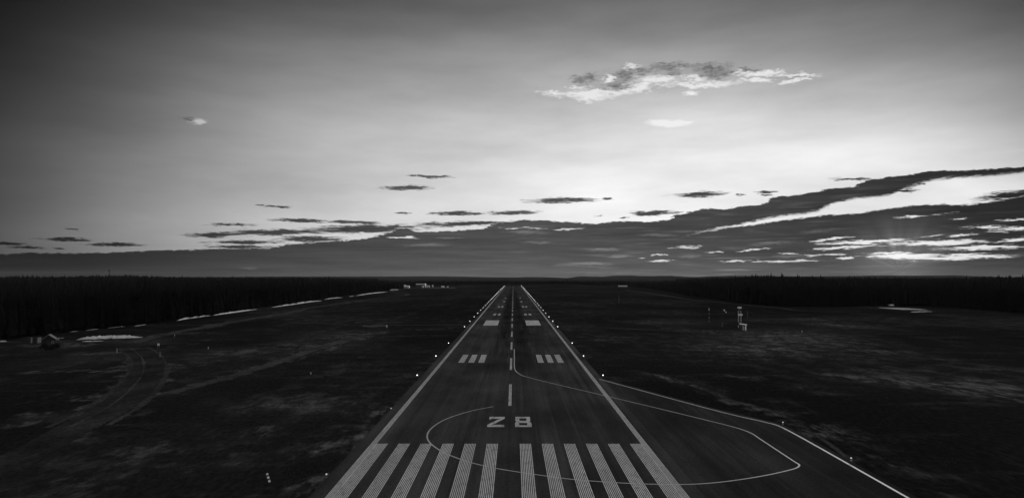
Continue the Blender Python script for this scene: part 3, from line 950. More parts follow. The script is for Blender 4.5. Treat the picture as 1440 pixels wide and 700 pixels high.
SN = [
    ([(249, 450.6), (272, 447), (296, 443.8)], 'thin straight snow bank where the gravel road nears the wood', 9, .8),
    ([(299, 443.6), (330, 439.4), (362, 434.8)], 'second straight snow bank along the dark wood', 9, .8),
    ([(382, 432.3), (415, 427.8), (434, 425), (453, 422.8)], 'longest and brightest snow bank beside the dark wood', 11, 1.0),
    ([(456, 421.2), (468, 419.6), (482, 418.4)], 'short broken snow bank beyond the longest one', 10, .7),
    ([(491, 417), (498, 416.4)], 'tiny snow fleck between two longer banks', 8, .5),
    ([(500, 416), (522, 412.8), (546, 410.3)], 'broken snow bank ending near the far bend of the road', 14, .9),
    ([(548, 408), (555, 407.6), (561, 407.6)], 'short bright snow bank by the far buildings', 16, 1.2),
    ([(99, 466.8), (104, 466.2), (110, 465.6)], 'tiny snow scrap nearest the hut', 3.5, .2),
    ([(121, 464.6), (130, 463.6), (139, 462.6)], 'small snow streak behind the big ragged patch', 3.5, .2),
    ([(152, 461.2), (165, 459.9), (176, 458.8)], 'slim snow streak behind the right half of the ragged patch', 3.5, .2),
    ([(189, 458.7), (197, 457.6), (205, 456.2)], 'faint snow streak before a gap in the wood', 3.5, .2),
    ([(110, 477.4), (128, 476), (150, 475.2), (172, 474.6), (200, 474.2)], 'big ragged snow patch right of the hut', 9, .9),
    ([(115, 480), (130, 479.8), (146, 479.3)], 'thin snow sliver in front of the big ragged patch', 2.0, .2),
    ([(-6, 480.6), (2, 480.4), (9, 480.1)], 'small snow streak at the left border', 4, .4),
]
for i, (rows, lab, dep, hh) in enumerate(SN):
    snow(rows, dep, hh, lab, i + 20)
# frozen pond on the right
o = snow([(1244, 433.4), (1254, 433.8), (1272, 434), (1284, 434.2), (1294, 434.4)], 52, .25, 'flat pale snow covered patch before the right woods', 50, 'ice', 'snow patches on the right')
snow([(1281, 438.6), (1296, 438), (1310, 437.9)], 9, .2, 'thin pale snow strip below the flat patch', 51, 'snow', 'snow patches on the right')


# ---------------------------------------------------------------- trees
def rot2(x, y, a):
    return x * math.cos(a) - y * math.sin(a), x * math.sin(a) + y * math.cos(a)


def spruce_crown(hh, rad, seed):
    r = random.Random(seed)
    v, f = [], []
    # narrow solid heart so that the crown is not see-through everywhere
    k = 7
    for (z, q) in ((.10 * hh, .30 * rad), (.45 * hh, .26 * rad), (.97 * hh, .02 * rad)):
        for i in range(k):
            a = 2 * math.pi * i / k
            v.append((q * math.cos(a), q * math.sin(a), z))
    for b in (0, k):
        for i in range(k):
            f.append([b + i, b + (i + 1) % k, b + k + (i + 1) % k, b + k + i])
    tiers = 15
    for t in range(tiers):
        u = t / (tiers - 1)
        z = hh * (0.07 + 0.90 * u)
        R = rad * ((1 - u) ** 0.85 + 0.05) * r.uniform(.8, 1.15)
        m = 8 if u < .6 else 6
        ph = r.uniform(0, 6.28)
        for i in range(m):
            if r.random() < .08:
                continue
            a = ph + 2 * math.pi * i / m + r.uniform(-.25, .25)
            L = R * r.uniform(.65, 1.2)
            dr = L * r.uniform(.25, .55)
            wd = max(L * .38, .12)
            up = hh * .055
            for (px_, py_, pz_) in ((0, 0, z + up), (L * .55, wd, z - dr * .45), (L, 0, z - dr), (L * .55, -wd, z - dr * .45)):
                X, Y = rot2(px_, py_, a)
                v.append((X, Y, pz_))
            n = len(v)
            f.append([n - 4, n - 3, n - 2, n - 1])
    return v, f


def pine_crown(hh, rad, seed):
    r = random.Random(seed)
    v, f = [], []
    lobes = [(r.uniform(-.45, .45) * rad, r.uniform(-.45, .45) * rad, hh * r.uniform(.5, .92), r.uniform(.45, .75) * rad) for _ in range(8)] + [(0, 0, hh * .9, .5 * rad)]
    for (cx, cy, cz, q) in lobes:
        for _ in range(26):
            a, e = r.uniform(0, 6.28), math.asin(r.uniform(-.8, 1))
            rr = q * r.uniform(.55, 1.05)
            p = Vector((cx + rr * math.cos(e) * math.cos(a), cy + rr * math.cos(e) * math.sin(a), cz + rr * .75 * math.sin(e)))
            s = r.uniform(.35, .75)
            d = Vector((r.uniform(-1, 1), r.uniform(-1, 1), r.uniform(-.4, .4))).normalized()
            g = d.cross(Vector((r.uniform(-1, 1), r.uniform(-1, 1), 1))).normalized()
            n = len(v)
            v += [p + d * s, p + g * s * .6, p - d * s, p - g * s * .6]
            f.append([n, n + 1, n + 2, n + 3])
    return v, f


def trunk_mesh(hh, r0):
    mb = MB()
    mb.tube((0, 0, -.4), (0, 0, hh * .5), r0, r0 * .6, 7)
    mb.tube((0, 0, hh * .5), (0.05, 0, hh * .96), r0 * .6, r0 * .12, 7)
    for i in range(5):
        a = i * 2.4
        z = hh * (.3 + .1 * i)
        mb.tube((0, 0, z), (1.3 * math.cos(a), 1.3 * math.sin(a), z + .25), r0 * .25, r0 * .08, 4)
    return mb


def me_from(name, vf, mat):
    me = bpy.data.meshes.new(name)
    me.from_pydata([tuple(p) for p in vf[0]], [], vf[1])
    me.update()
    me.materials.append(mat)
    return me


KINDS = []
for i, (hh, rad) in enumerate([(19, 2.6), (16, 2.4), (22, 2.9), (17.5, 2.1)]):
    KINDS.append(('spruce_tree', me_from('crown', spruce_crown(hh, rad, i + 1), M['needles']), me_from('trunk', (trunk_mesh(hh, .22).v, trunk_mesh(hh, .22).f), M['bark'])))
for i, (hh, rad) in enumerate([(17, 3.2), (19, 3.0)]):
    KINDS.append(('pine_tree', me_from('crown', pine_crown(hh, rad, i + 40), M['needles']), me_from('trunk', (trunk_mesh(hh, .24).v, trunk_mesh(hh, .24).f), M['bark'])))

# positions: rows of trees along the edge of the wood, nearest first
front = []
t = math.radians(-40.0)
while t < math.radians(40):
    r = float(edge_r(t))
    step = 4.6 / max(r, 200)
    for row in range(3):
        rr = r + row * 5.0 + rng.uniform(0, 4)
        tt = t + rng.uniform(-.5, .5) * step
        front.append((rr, CAM_X + rr * math.sin(tt), rr * math.cos(tt)))
    t += step
front.sort()
near, rest = front[:260], front[260:]
for (rr, x, y) in near:
    side = 'left' if x < 0 else 'right'
    kind, cm, tm = KINDS[int(rng.choice(6, p=[.22, .2, .16, .2, .12, .1]))]
    lab = {'spruce_tree': 'dark pointed spruce standing in the solid wood edge on the ', 'pine_tree': 'dark round topped pine standing in the solid wood edge on the '}[kind] + side
    e = empty(kind, (x, y, float(land(x, y))), lab, 'tree', ('spruces' if kind[0] == 's' else 'pines') + ' along the %s wood edge' % side, rng.uniform(0, 6.28))
    s = rng.uniform(.78, 1.08)
    e.scale = (s, s, s * rng.uniform(.92, 1.08))
    link('trunk', tm, None, e)
    link('crown', cm, None, e)


# the mass of the woods: simple conifers by the thousand, one mesh per side
def mass(points, name, label, canopy_az):
    V, Fc = [], []
    base = 0
    K = 6
    pts = np.array(points)
    n = len(pts)
    hh = rng.uniform(13, 20, n) * np.where(rng.random(n) < .07, rng.uniform(1.1, 1.35, n), 1.0) * pts[:, 2]
    rad = rng.uniform(1.7, 2.7, n) * np.clip(hh / 16, .8, 1.5) * np.clip(np.hypot(pts[:, 0], pts[:, 1]) / 1500, 1, 2.2)
    gz = land(pts[:, 0], pts[:, 1])
    # each tree: three ragged skirts and a tip
    prof = [(.10, 1.0), (.38, .42), (.36, .82), (.64, .32), (.60, .55), (1.0, .0)]
    ring = []
    ph = rng.uniform(0, 6.28, n)
    for (zf, rf) in prof:
        for i in range(K):
            a = ph + 2 * math.pi * i / K
            j = rng.uniform(.65, 1.3, n)
            ring.append(np.stack([pts[:, 0] + rad * rf * j * np.cos(a), pts[:, 1] + rad * rf * j * np.sin(a), gz + hh * (zf + rng.uniform(-.03, .03, n) * (zf < .99))], 1))
    R = np.stack(ring, 1)                                   # n, 36, 3
    V = R.reshape(-1, 3)
    q = []
    for b in (0, 2, 4):
        for i in range(K):
            j = (i + 1) % K
            if b == 4:
                q.append((b * K + i, b * K + j, (b + 1) * K + i, (b + 1) * K + i))
            else:
                q.append((b * K + i, b * K + j, (b + 1) * K + j, (b + 1) * K + i))
    q3 = [a[:3] for a in q if a[2] == a[3]]
    q4 = [a for a in q if a[2] != a[3]]
    off = (np.arange(n) * 6 * K)[:, None, None]
    f4 = (np.array(q4)[None] + off).reshape(-1, 4)
    f3 = (np.array(q3)[None] + off).reshape(-1, 3)
    # rough canopy underneath that hides the ground between the trunks
    azs = np.radians(np.arange(canopy_az[0], canopy_az[1] + .01, .35))
    deps = np.concatenate([[14], np.geomspace(24, 11500, 44)])
    A, D = np.meshgrid(azs, deps)
    Rr = edge_r(A) + D
    X, Y = CAM_X + Rr * np.sin(A), Rr * np.cos(A)
    Z = land(X, Y) + (0.62 + 0.38 * sstep(np.abs(np.degrees(A) - 1), 9.0, 15.0)) * rng.uniform(7.5, 11.5, X.shape) * np.where(D < 15, .0, 1.0)
    Z = np.where((np.abs(np.degrees(A) - 1) < 12) & (Rr > 3000), -2.0, Z)
    k0 = len(V)
    V = np.concatenate([V, np.stack([X, Y, Z], -1).reshape(-1, 3)])
    nr, nc = X.shape
    ii, jj = np.meshgrid(np.arange(nr - 1), np.arange(nc - 1), indexing='ij')
    a = k0 + ii * nc + jj
    fc = np.stack([a, a + 1, a + nc + 1, a + nc], -1).reshape(-1, 4)
    f4 = np.concatenate([f4, fc])
    me = bpy.data.meshes.new(name)
    loops = np.concatenate([f4.ravel(), f3.ravel()]).astype(np.int32)
    starts = np.concatenate([np.arange(len(f4)) * 4, len(f4) * 4 + np.arange(len(f3)) * 3]).astype(np.int32)
    me.vertices.add(len(V))
    me.vertices.foreach_set('co', V.astype(np.float32).ravel())
    me.loops.add(len(loops))
    me.loops.foreach_set('vertex_index', loops)
    me.polygons.add(len(starts))
    me.polygons.foreach_set('loop_start', starts)
    me.update(calc_edges=True)
    me.validate()
    o = link(name, me, M['woods'])
    return tag(o, label, 'forest', kind='stuff')


def low_wood(a):
    """the young wood beyond the runway end is lower than the rest"""
    d = abs(math.degrees(a) - 1.0)
    return 0.62 + 0.38 * float(sstep(d, 9.0, 15.0))


def scatter(az0, az1, count):
    out = []
    for _ in range(count):
        a = math.radians(rng.uniform(az0, az1))
        d = 12 + 4200 * rng.random() ** 3.0
        r = float(edge_r(a)) + d
        if abs(math.degrees(a) - 1) < 12 and r > 2900:
            continue
        x, y = CAM_X + r * math.sin(a), r * math.cos(a)
        out.append((x, y, low_wood(a)))
    return out


left_rest = [(x, y, low_wood(math.atan2(x, y))) for (r, x, y) in rest if x < 0]
right_rest = [(x, y, low_wood(math.atan2(x, y))) for (r, x, y) in rest if x >= 0]
hill_wood = []
for (cx, cy, sx_, n_) in ((MAST_XY[0] + 45, MAST_XY[1], 95, 650), (-1690, 2400, 70, 260)):
    for _ in range(n_):
        hill_wood.append((cx + sx_ * rng.uniform(-1.2, 1.2), cy + rng.uniform(-260, 200), 1.0))
mass(left_rest + hill_wood + scatter(-42, 0, 11000), 'forest', 'black mass of conifer forest filling the left up to the horizon', (-42, 0))
mass(right_rest + scatter(0, 42, 11000), 'forest', 'black mass of conifer forest behind the right side of the field', (0, 42))

# pines that stand up one by one on the skyline
SKYLINE = [(17, 4.0), (22, 3.2), (26, 4.4), (33, 3.0), (38, 3.6), (46, 4.2), (51, 3.1), (131, 2.6), (136, 4.2), (139, 2.8), (144, 3.0), (149, 4.0), (155, 4.6), (159, 3.8), (166, 3.5), (172, 3.8), (180, 3.4), (188, 2.8), (195, 2.2)]
for i, (px, hpx) in enumerate(SKYLINE):
    dist_ = 2380 if px > 100 else 2360
    a, b, _ = ray(px, 389)
    x, y = CAM_X + a / b * dist_, dist_
    gz = float(land(x, y))
    kind, cm, tm = KINDS[4 + i % 2] if i % 3 else KINDS[i % 4]
    where = 'hill by the radio mast' if px > 100 else 'low rise at far left'
    e = empty(kind, (x, y, gz), 'tiny dark %s on the skyline of the %s' % ('pine' if kind[0] == 'p' else 'spruce', where), 'tree', 'skyline %s on the %s' % ('pines' if kind[0] == 'p' else 'spruces', where), rng.uniform(0, 6))
    tall = CAM_H + (389 - (389.3 - .62 * hpx)) * dist_ / F - gz
    s = tall / (17.0 if kind[0] == 'p' else 19.0)
    e.scale = (1.25, 1.25, s)
    link('trunk', tm, None, e)
    link('crown', cm, None, e)

# ---------------------------------------------------------------- far hills
def hills(name, rows, dist_, thick, label, seed):
    """long wooded ridge; rows give the skyline in photo pixels"""
    xs = np.linspace(rows[0][0], rows[-1][0], 160)
    ys_ = np.interp(xs, [r[0] for r in rows], [r[1] for r in rows])
    r = np.random.default_rng(seed)
    nz = np.convolve(r.normal(0, 1, 200), np.ones(7) / 7, 'same')[:160] * 0.18 + r.normal(0, .07, 160)
    K = [(-1.0, 0.0), (-.6, .55), (-.25, .9), (0, 1.0), (.3, .85), (1.0, 0.0)]
    v, f = [], []
    for i, (x, y) in enumerate(zip(xs, ys_)):
        a, b, c = ray(x, y + nz[i] - 0.9)
        hz = max(CAM_H + c / math.hypot(a, b) * dist_, 6)
        u = Vector((a, b)).normalized()
        for (t_, z_) in K:
            d = dist_ + t_ * thick
            v.append((CAM_X + u.x * d, u.y * d, -1 + (hz + 1) * z_))
    k = len(K)
    for i in range(len(xs) - 1):
        for j in range(k - 1):
            f.append([i * k + j, (i + 1) * k + j, (i + 1) * k + j + 1, i * k + j + 1])
    o = mesh(name, v, f, M['hill'], smooth=True)
    return tag(o, label, 'hills', kind='structure')


hills('hills', [(-200, 391), (150, 390), (330, 390.2), (380, 389.4), (440, 389.7), (540, 389.6), (600, 389.2), (660, 389.9), (720, 390.9), (740, 390.2), (780, 390.8), (800, 392), (812, 389.2), (850, 389.6), (865, 388.2),
                (885, 388), (905, 389), (950, 389), (975, 390.5), (1000, 389), (1030, 388.6), (1090, 388.6)], 11500, 1300, 'low hazy grey hills on the horizon beyond the runway end', 3)
hills('hills', [(900, 390), (922, 388.8), (948, 388.6), (953, 390), (1000, 390), (1100, 389.5), (1200, 388.7), (1240, 388), (1280, 388.3), (1340, 388), (1380, 389), (1420, 390.5), (1700, 390)], 10500, 1200,
      'low hazy grey hills above the right woods', 4)

# ---------------------------------------------------------------- runway edge lights
def edge_light_meshes(lamp):
    a = MB(); a.tube((0, 0, 0), (0, 0, .04), .16, .16, 10)
    b = MB(); b.tube((0, 0, .04), (0, 0, .34), .045, .045, 8); b.tube((0, 0, .30), (0, 0, .36), .10, .13, 10)
    c = MB(); c.tube((0, 0, .36), (0, 0, .46), .125, .14, 12); c.dome((0, 0, .46), .14, 12, 4)
    return me_from('base_plate', (a.v, a.f), M['midgrey']), me_from('stem', (b.v, b.f), M['dark']), me_from('lens', (c.v, c.f), M[lamp])


LIT, DIM = edge_light_meshes('lamp'), edge_light_meshes('dimlamp')
ORD = ['first', 'second', 'third', 'fourth', 'fifth', 'sixth', 'seventh', 'eighth', 'ninth', 'tenth', 'eleventh', 'twelfth', 'thirteenth', 'fourteenth']


def edge_light(x, y, label, group, parts=LIT, s=1.0):
    e = empty('edge_light', (x, y, 0.0), label, 'edge light', group)
    for nm, me in zip(('base_plate', 'stem', 'lens'), parts):
        link(nm, me, None, e)
    e.scale = (s, s, s)
    return e


spacing = 46.2
for side, xo in (('left', -25.6), ('right', 24.6)):
    y, k = gp(722, 529.3)[1], 0
    i = 0
    while y < RW_END:
        if i != 3:
            if k < 14:
                lab = '%s brightly lit edge light counting up the %s runway edge' % (ORD[k], side)
            else:
                lab = 'tiny distant lit edge light in the crowded far row on the %s runway edge' % side
            edge_light(xo + (0.7 if side == 'right' and i == 0 else 0), y, lab, 'runway edge lights on the %s' % side, LIT, 0.78 + min(y / 1400, .7))
            k += 1
        i += 1
        y += spacing
for (px, py, lab) in [(459, 669.5, 'dim edge light in the grass beside the threshold stripes'), (550, 575.5, 'dim edge light in the grass left of the runway figures'),
                      (1101, 595.5, 'dim edge light outside the bend of the pad line'), (1197, 646.5, 'dim edge light outside the gravel crescent of the pad')]:
    x, y = gp(px, py + 1)
    edge_light(x, y, lab, 'dim lights near the threshold', DIM, 0.9)

# ---------------------------------------------------------------- mast, hut, windsock and posts on the right
def at(px, py):
    x, y = gp(px, py)
    return (x, y, 0.0), y / F            # ground point and metres per photo pixel there


# antenna mast
p, mpp = at(1040.3, 460.5)
e = empty('antenna_mast', p, 'ladder like antenna mast with white panels behind the small hut', 'antenna mast')
H = 29.2 * mpp
hw = 1.9 * mpp
for s in (-1, 1):
    mb = MB()
    mb.tube((s * hw, 0, 0), (s * hw, 0, H - .2), .14, .12, 8)
    mb.build('upright', M['pale'], e)
    mb = MB()
    for (z0, z1) in ((.12, .26), (.80, .96)):
        mb.tube((s * hw, 0, H * z0), (s * hw, 0, H * z1), .16, .15, 8)
    mb.build('dark_band', M['dark'], e)
mb = MB()
for i in range(12):
    z = H * (.06 + .075 * i)
    mb.tube((-hw, 0, z), (hw, 0, z), .05, .05, 5)
    mb.tube((-hw, .0, z), (hw, .0, z + H * .075), .035, .035, 5)
mb.build('bracing', M['midgrey'], e)
for (z, dx_) in ((H - .45, 0.0), (H * .615, .45)):
    mb = MB(); mb.box(-2.6 * mpp + dx_, 2.6 * mpp + dx_, -.45, .1, z - .42, z + .42)
    b = mb.build('antenna_panel', M['white'], e)
    mb = MB()
    for i in range(3):
        mb.box(-2.2 * mpp + dx_ + i * 1.7 * mpp, -1.4 * mpp + dx_ + i * 1.7 * mpp, -.52, -.455, z - .2, z + .2)
    mb.build('dipole', M['pale'], b)

# equipment hut
p, mpp = at(1045.3, 464)
e = empty('equipment_hut', p, 'small equipment hut with pale roof edge below the antenna mast', 'hut', rotz=math.radians(-14))
W2, D2, HH = 1.35, 1.5, 2.6
mb = MB(); mb.box(-W2, W2, -D2, D2, 0, HH); mb.build('wall', M['dark'], e)
mb = MB(); mb.add([(-W2 - .5, -D2 - .35, HH + .55), (W2 + .45, -D2 - .35, HH + .05), (W2 + .45, D2 + .3, HH + .05), (-W2 - .5, D2 + .3, HH + .55),
                   (-W2 - .5, -D2 - .35, HH + .85), (W2 + .45, -D2 - .35, HH + .35), (W2 + .45, D2 + .3, HH + .35), (-W2 - .5, D2 + .3, HH + .85)],
                  [[3, 2, 1, 0], [4, 5, 6, 7], [0, 1, 5, 4], [1, 2, 6, 5], [2, 3, 7, 6], [3, 0, 4, 7]])
mb.build('roof', M['white'], e)
mb = MB(); mb.box(W2 - .55, W2 + .02, -D2 - .03, -D2 + .5, .0, HH - .02); mb.build('corner_panel', M['white'], e)
mb = MB(); mb.box(-.42, -.26, -D2 - .05, -D2 - .003, .1, HH - .1); mb.build('door_frame', M['pale'], e)
mb = MB(); mb.box(-.24, .55, -D2 - .03, -D2 - .003, .1, 2.1); d = mb.build('door', M['midgrey'], e)
mb = MB(); mb.box(.4, .48, -D2 - .07, -D2 - .032, 1.0, 1.12); mb.build('handle', M['pale'], d)

# windsock
p, mpp = at(1015.6, 461.5)
e = empty('windsock', p, 'banded windsock hanging limp from a thin pole', 'windsock')
H = 27.5 * mpp
mb = MB(); mb.tube((0, 0, 0), (0, 0, H), .09, .06, 8); mb.build('pole', M['dark'], e)
for (z0, z1) in ((.10, .16), (.23, .27)):
    mb = MB(); mb.tube((0, 0, H * z0), (0, 0, H * z1), .16, .16, 8); mb.build('pole_band', M['midgrey'], e)
mb = MB(); mb.tube((0, 0, H - .05), (.55, 0, H - .08), .05, .05, 6); mb.build('swivel', M['dark'], e)
A, B = Vector((.55, 0, H - .08)), Vector((2.7, 0, H - 2.6))
for i in range(5):
    a, b = A.lerp(B, i / 5), A.lerp(B, (i + 1) / 5)
    mb = MB(); mb.tube(a, b, .48 - .055 * i, .48 - .055 * (i + 1), 12)
    mb.build('sock_band', M['white'] if i in (1, 3) else M['dark'], e)


def pole(px, py, top_px, bands, label, name='marker_pole', r=.09, group=None, lamp=None, mat='dark'):
    p, mpp = at(px, py)
    e = empty(name, p, label, 'pole', group)
    H = (py - top_px) * mpp
    mb = MB(); mb.tube((0, 0, 0), (0, 0, H), r, r * .75, 8); mb.build('shaft', M[mat], e)
    for (z0, z1) in bands:
        mb = MB(); mb.tube((0, 0, H * z0), (0, 0, H * z1), r * 1.5, r * 1.45, 8); mb.build('white_band', M['pale' if z1 > .9 else 'midgrey'], e)
    mb = MB(); mb.box(-.2, .2, -.2, .2, -.05, .12); mb.build('footing', M['midgrey'], e)
    if lamp:
        mb = MB(); mb.tube((0, 0, H), (0, 0, H + .3), .16, .14, 8); mb.dome((0, 0, H + .3), .14, 8, 3); mb.build('lamp', M[lamp], e)
    return e


pole(997.3, 452.5, 431.5, ((.76, .93), (.50, .58), (.22, .34), (.02, .08)), 'tall slim banded pole left of the windsock', r=.13)
pole(1128, 478.5, 466.3, (), 'lone thin post with a lamp in the pale field on the right', lamp='white', name='lamp_post', r=.06)
pole(1051.3, 446, 436.5, (), 'faint thin pole just right of the antenna mast', r=.07, mat='midgrey')
pole(870.4, 425.3, 415, ((.05, .22),), 'faint thin pole alone in the right field', r=.10, mat='midgrey')
pole(543.8, 461.5, 457, ((.35, 1.0),), 'short bright marker post at the end of the pale stand', name='marker_post', r=.22)
pole(164.3, 495.5, 489.5, ((.1, .75),), 'short grey post left of the curving track', name='marker_post', r=.12, mat='midgrey')
pole(225, 501.5, 494, (), 'slim grey post right of the curving track', name='marker_post', r=.11, mat='midgrey')
pole(293, 490.5, 487.5, ((.4, 1.0),), 'tiny pale peg in the grass right of the white board', name='marker_post', r=.10)
pole(245.5, 474, 470, ((.5, 1.0),), 'tiny pale peg beside the gravel road', name='marker_post', r=.09)
pole(437, 526, 523.2, ((.5, 1.0),), 'tiny pale peg in the open grass nearer the runway', name='marker_post', r=.09)

# white board
p, mpp = at(222.6, 489)
e = empty('sign_board', p, 'small white board on two legs beside the track bend', 'sign')
mb = MB(); mb.box(-.42, .42, -.05, .05, .9, 1.75); mb.build('board', M['pale'], e)
for s in (-.3, .3):
    mb = MB(); mb.tube((s, 0.08, 0), (s, .08, 1.6), .04, .04, 6); mb.build('leg', M['midgrey'], e)

# leaning striped post near the lower left
p, mpp = at(379.4, 678.5)
e = empty('striped_post', p, 'leaning dark post with three white bands in the near grass', 'marker post')
A, B = Vector((0, 0, 0)), Vector((-.42, .05, 1.25))
mb = MB(); mb.tube(A - Vector((0, 0, .15)), B, .10, .09, 10); mb.build('shaft', M['dark'], e)
for (a, b) in ((.10, .30), (.46, .68), (.84, 1.0)):
    mb = MB(); mb.tube(A.lerp(B, a), A.lerp(B, b), .145, .14, 10); mb.build('white_band', M['white'], e)

# hut at the edge of the left wood
p, mpp = at(69.5, 486)
e = empty('wooden_hut', p, 'small weathered hut with pale gable roof among bushes on the left', 'hut', rotz=math.radians(24))
mb = MB(); mb.box(-2.2, 2.2, -1.8, 1.8, 0, 2.6); mb.add([(-2.2, -1.8, 2.6), (2.2, -1.8, 2.6), (0, -1.8, 4.3), (-2.2, 1.8, 2.6), (2.2, 1.8, 2.6), (0, 1.8, 4.3)], [[0, 1, 2], [5, 4, 3]])
mb.build('wall', M['timber'], e)
for s in (-1, 1):
    mb = MB()
    a = [(0, -2.3, 4.42), (s * 2.9, -2.3, 2.3), (s * 2.9, 2.2, 2.3), (0, 2.2, 4.42)]
    mb.add(a + [(x, y, z + .14) for x, y, z in a], [[0, 1, 2, 3], [7, 6, 5, 4], [0, 4, 5, 1], [1, 5, 6, 2], [2, 6, 7, 3], [3, 7, 4, 0]])
    mb.build('roof', M['roof'], e)
mb = MB(); mb.box(-.5, .5, -1.86, -1.803, .05, 2.0); d = mb.build('door', M['dark'], e)
mb = MB(); mb.box(.3, .38, -1.92, -1.862, .95, 1.05); mb.build('handle', M['pale'], d)
mb = MB(); mb.box(1.05, 1.75, -1.85, -1.803, 1.1, 1.9); d = mb.build('window', M['glass'], e)
mb = MB()
for q in ((.98, 1.05, 1.03, 1.97), (1.75, 1.82, 1.03, 1.97), (1.05, 1.75, 1.03, 1.10), (1.05, 1.75, 1.90, 1.97)):
    mb.box(q[0], q[1], -1.88, -1.803, q[2], q[3])
mb.build('frame', M['pale'], d)
mb = MB(); mb.box(2.6, 4.6, -1.2, 1.2, 2.85, 3.0); mb.build('porch_roof', M['roof'], e)
for s in (-1, 1):
    mb = MB(); mb.tube((4.4, s, 0), (4.4, s, 2.85), .07, .07, 6); mb.build('porch_post', M['timber'], e)
    mb = MB(); mb.tube((2.8, s, 0), (2.8, s, 2.85), .07, .07, 6); mb.build('porch_post', M['timber'], e)
p2, _ = at(81.5, 477.5)
e = empty('barrel', p2, 'pale barrel standing right of the weathered hut', 'barrel')
mb = MB(); mb.tube((0, 0, 0), (0, 0, .9), .42, .42, 14); mb.build('drum', M['pale'], e)
mb = MB(); mb.tube((0, 0, .28), (0, 0, .32), .45, .45, 14); mb.tube((0, 0, .58), (0, 0, .62), .45, .45, 14); mb.build('hoop', M['midgrey'], e)
for (px, lab) in ((41.5, 'left one of two dark storage cabins beside the hut'), (51.8, 'right one of two dark storage cabins beside the hut')):
    p, mpp = at(px, 482)
    e = empty('storage_cabin', p, lab, 'cabin', 'two dark storage cabins')
    mb = MB(); mb.box(-1.0, 1.0, -1.2, 1.2, 0, 2.3); mb.build('wall', M['dark'], e)
    mb = MB(); mb.box(-1.12, 1.12, -1.3, 1.3, 2.3, 2.42); mb.build('roof', M['timber'], e)
    mb = MB(); mb.box(-.35, .05, -1.25, -1.203, .1, 2.0); mb.build('door', M['timber'], e)
    mb = MB()
    for s in (-1, 1):
        mb.box(s * 1.01 - .04, s * 1.01 + .04, -1.26, -1.18, 0, 2.3)
    mb.build('corner_post', M['timber'], e)


# bushes round the hut
def bush(px, py, hh, wd, label, seed):
    p, _ = at(px, py)
    r = random.Random(seed)
    v, f = [], []
    for _ in range(170):
        a, e_ = r.uniform(0, 6.28), math.asin(r.uniform(0, 1))
        q = r.uniform(.5, 1.0)
        c = Vector((wd * q * math.cos(e_) * math.cos(a), wd * q * math.cos(e_) * math.sin(a), hh * q * math.sin(e_) + .1))
        d = Vector((r.uniform(-1, 1), r.uniform(-1, 1), r.uniform(-1, 1))).normalized()
        g = d.orthogonal().normalized()
        s = r.uniform(.12, .3)
        n = len(v)
        v += [c + d * s, c + g * s * .6, c - d * s, c - g * s * .6]
        f.append([n, n + 1, n + 2, n + 3])
    e = empty('bush', p, label, 'bush', 'bushes round the hut')
    mesh('foliage', v, f, M['needles'], e)
    mb = MB()
    for i in range(6):
        a = i * 1.05
        mb.tube((0, 0, -.1), (wd * .5 * math.cos(a), wd * .5 * math.sin(a), hh * .7), .05, .015, 5)
    mb.build('stem', M['bark'], e)


bush(61, 490, 1.8, 1.7, 'dark bush before the left corner of the hut', 1)
bush(70, 492, 1.6, 2.0, 'dark low bush in front of the hut door', 2)
bush(79, 489, 1.9, 1.6, 'dark bush before the right corner of the hut', 3)


# ---------------------------------------------------------------- far buildings
def building(px0, px1, py, top_px, depth, roof, label, wall='midgrey', roofmat='pale', name='terminal_building', windows=5, rise=.35):
    x0, y0 = gp(px0, py)
    x1, _ = gp(px1, py)
    mpp = y0 / F
    H = (py - top_px) * mpp
    W_ = (x1 - x0) / 2
    e = empty(name, ((x0 + x1) / 2, y0 + depth / 2, 0), label, 'building')
    hw_ = H * (1 - rise)
    D = depth / 2
    mb = MB(); mb.box(-W_, W_, -D, D, 0, hw_)
    if roof == 'gable':
        mb.add([(-W_, -D, hw_), (-W_, D, hw_), (-W_, 0, H - .3), (W_, -D, hw_), (W_, D, hw_), (W_, 0, H - .3)], [[0, 2, 1], [3, 4, 5]])
    mb.build('wall', M[wall], e)
    mb = MB()
    o_ = .5
    if roof == 'gable':
        for s in (-1, 1):
            a = [(-W_ - o_, s * (D + o_), hw_ - .1), (W_ + o_, s * (D + o_), hw_ - .1), (W_ + o_, 0, H), (-W_ - o_, 0, H)]
            mb.add(a + [(x, y, z + .2) for x, y, z in a], [[0, 1, 2, 3], [7, 6, 5, 4], [0, 4, 5, 1], [1, 5, 6, 2], [2, 6, 7, 3], [3, 7, 4, 0]])
    else:
        mb.box(-W_ - o_, W_ + o_, -D - o_, D + o_, hw_ + .003, H)
    mb.build('roof', M[roofmat], e)
    for i in range(windows):
        xc = -W_ + (i + .5) * 2 * W_ / windows
        ww = W_ / windows * .55
        mb = MB(); mb.box(xc - ww, xc + ww, -D - .05, -D - .003, hw_ * .35, hw_ * .75)
        wn_ = mb.build('window', M['glass'], e)
        mb = MB(); mb.box(xc - ww - .15, xc + ww + .15, -D - .10, -D - .052, hw_ * .30, hw_ * .345); mb.build('sill', M['pale'], wn_)
    mb = MB(); mb.box(-.9, .9, -D - .06, -D - .003, 0, min(2.4, hw_ * .3)); mb.build('door', M['dark'], e)
    return e


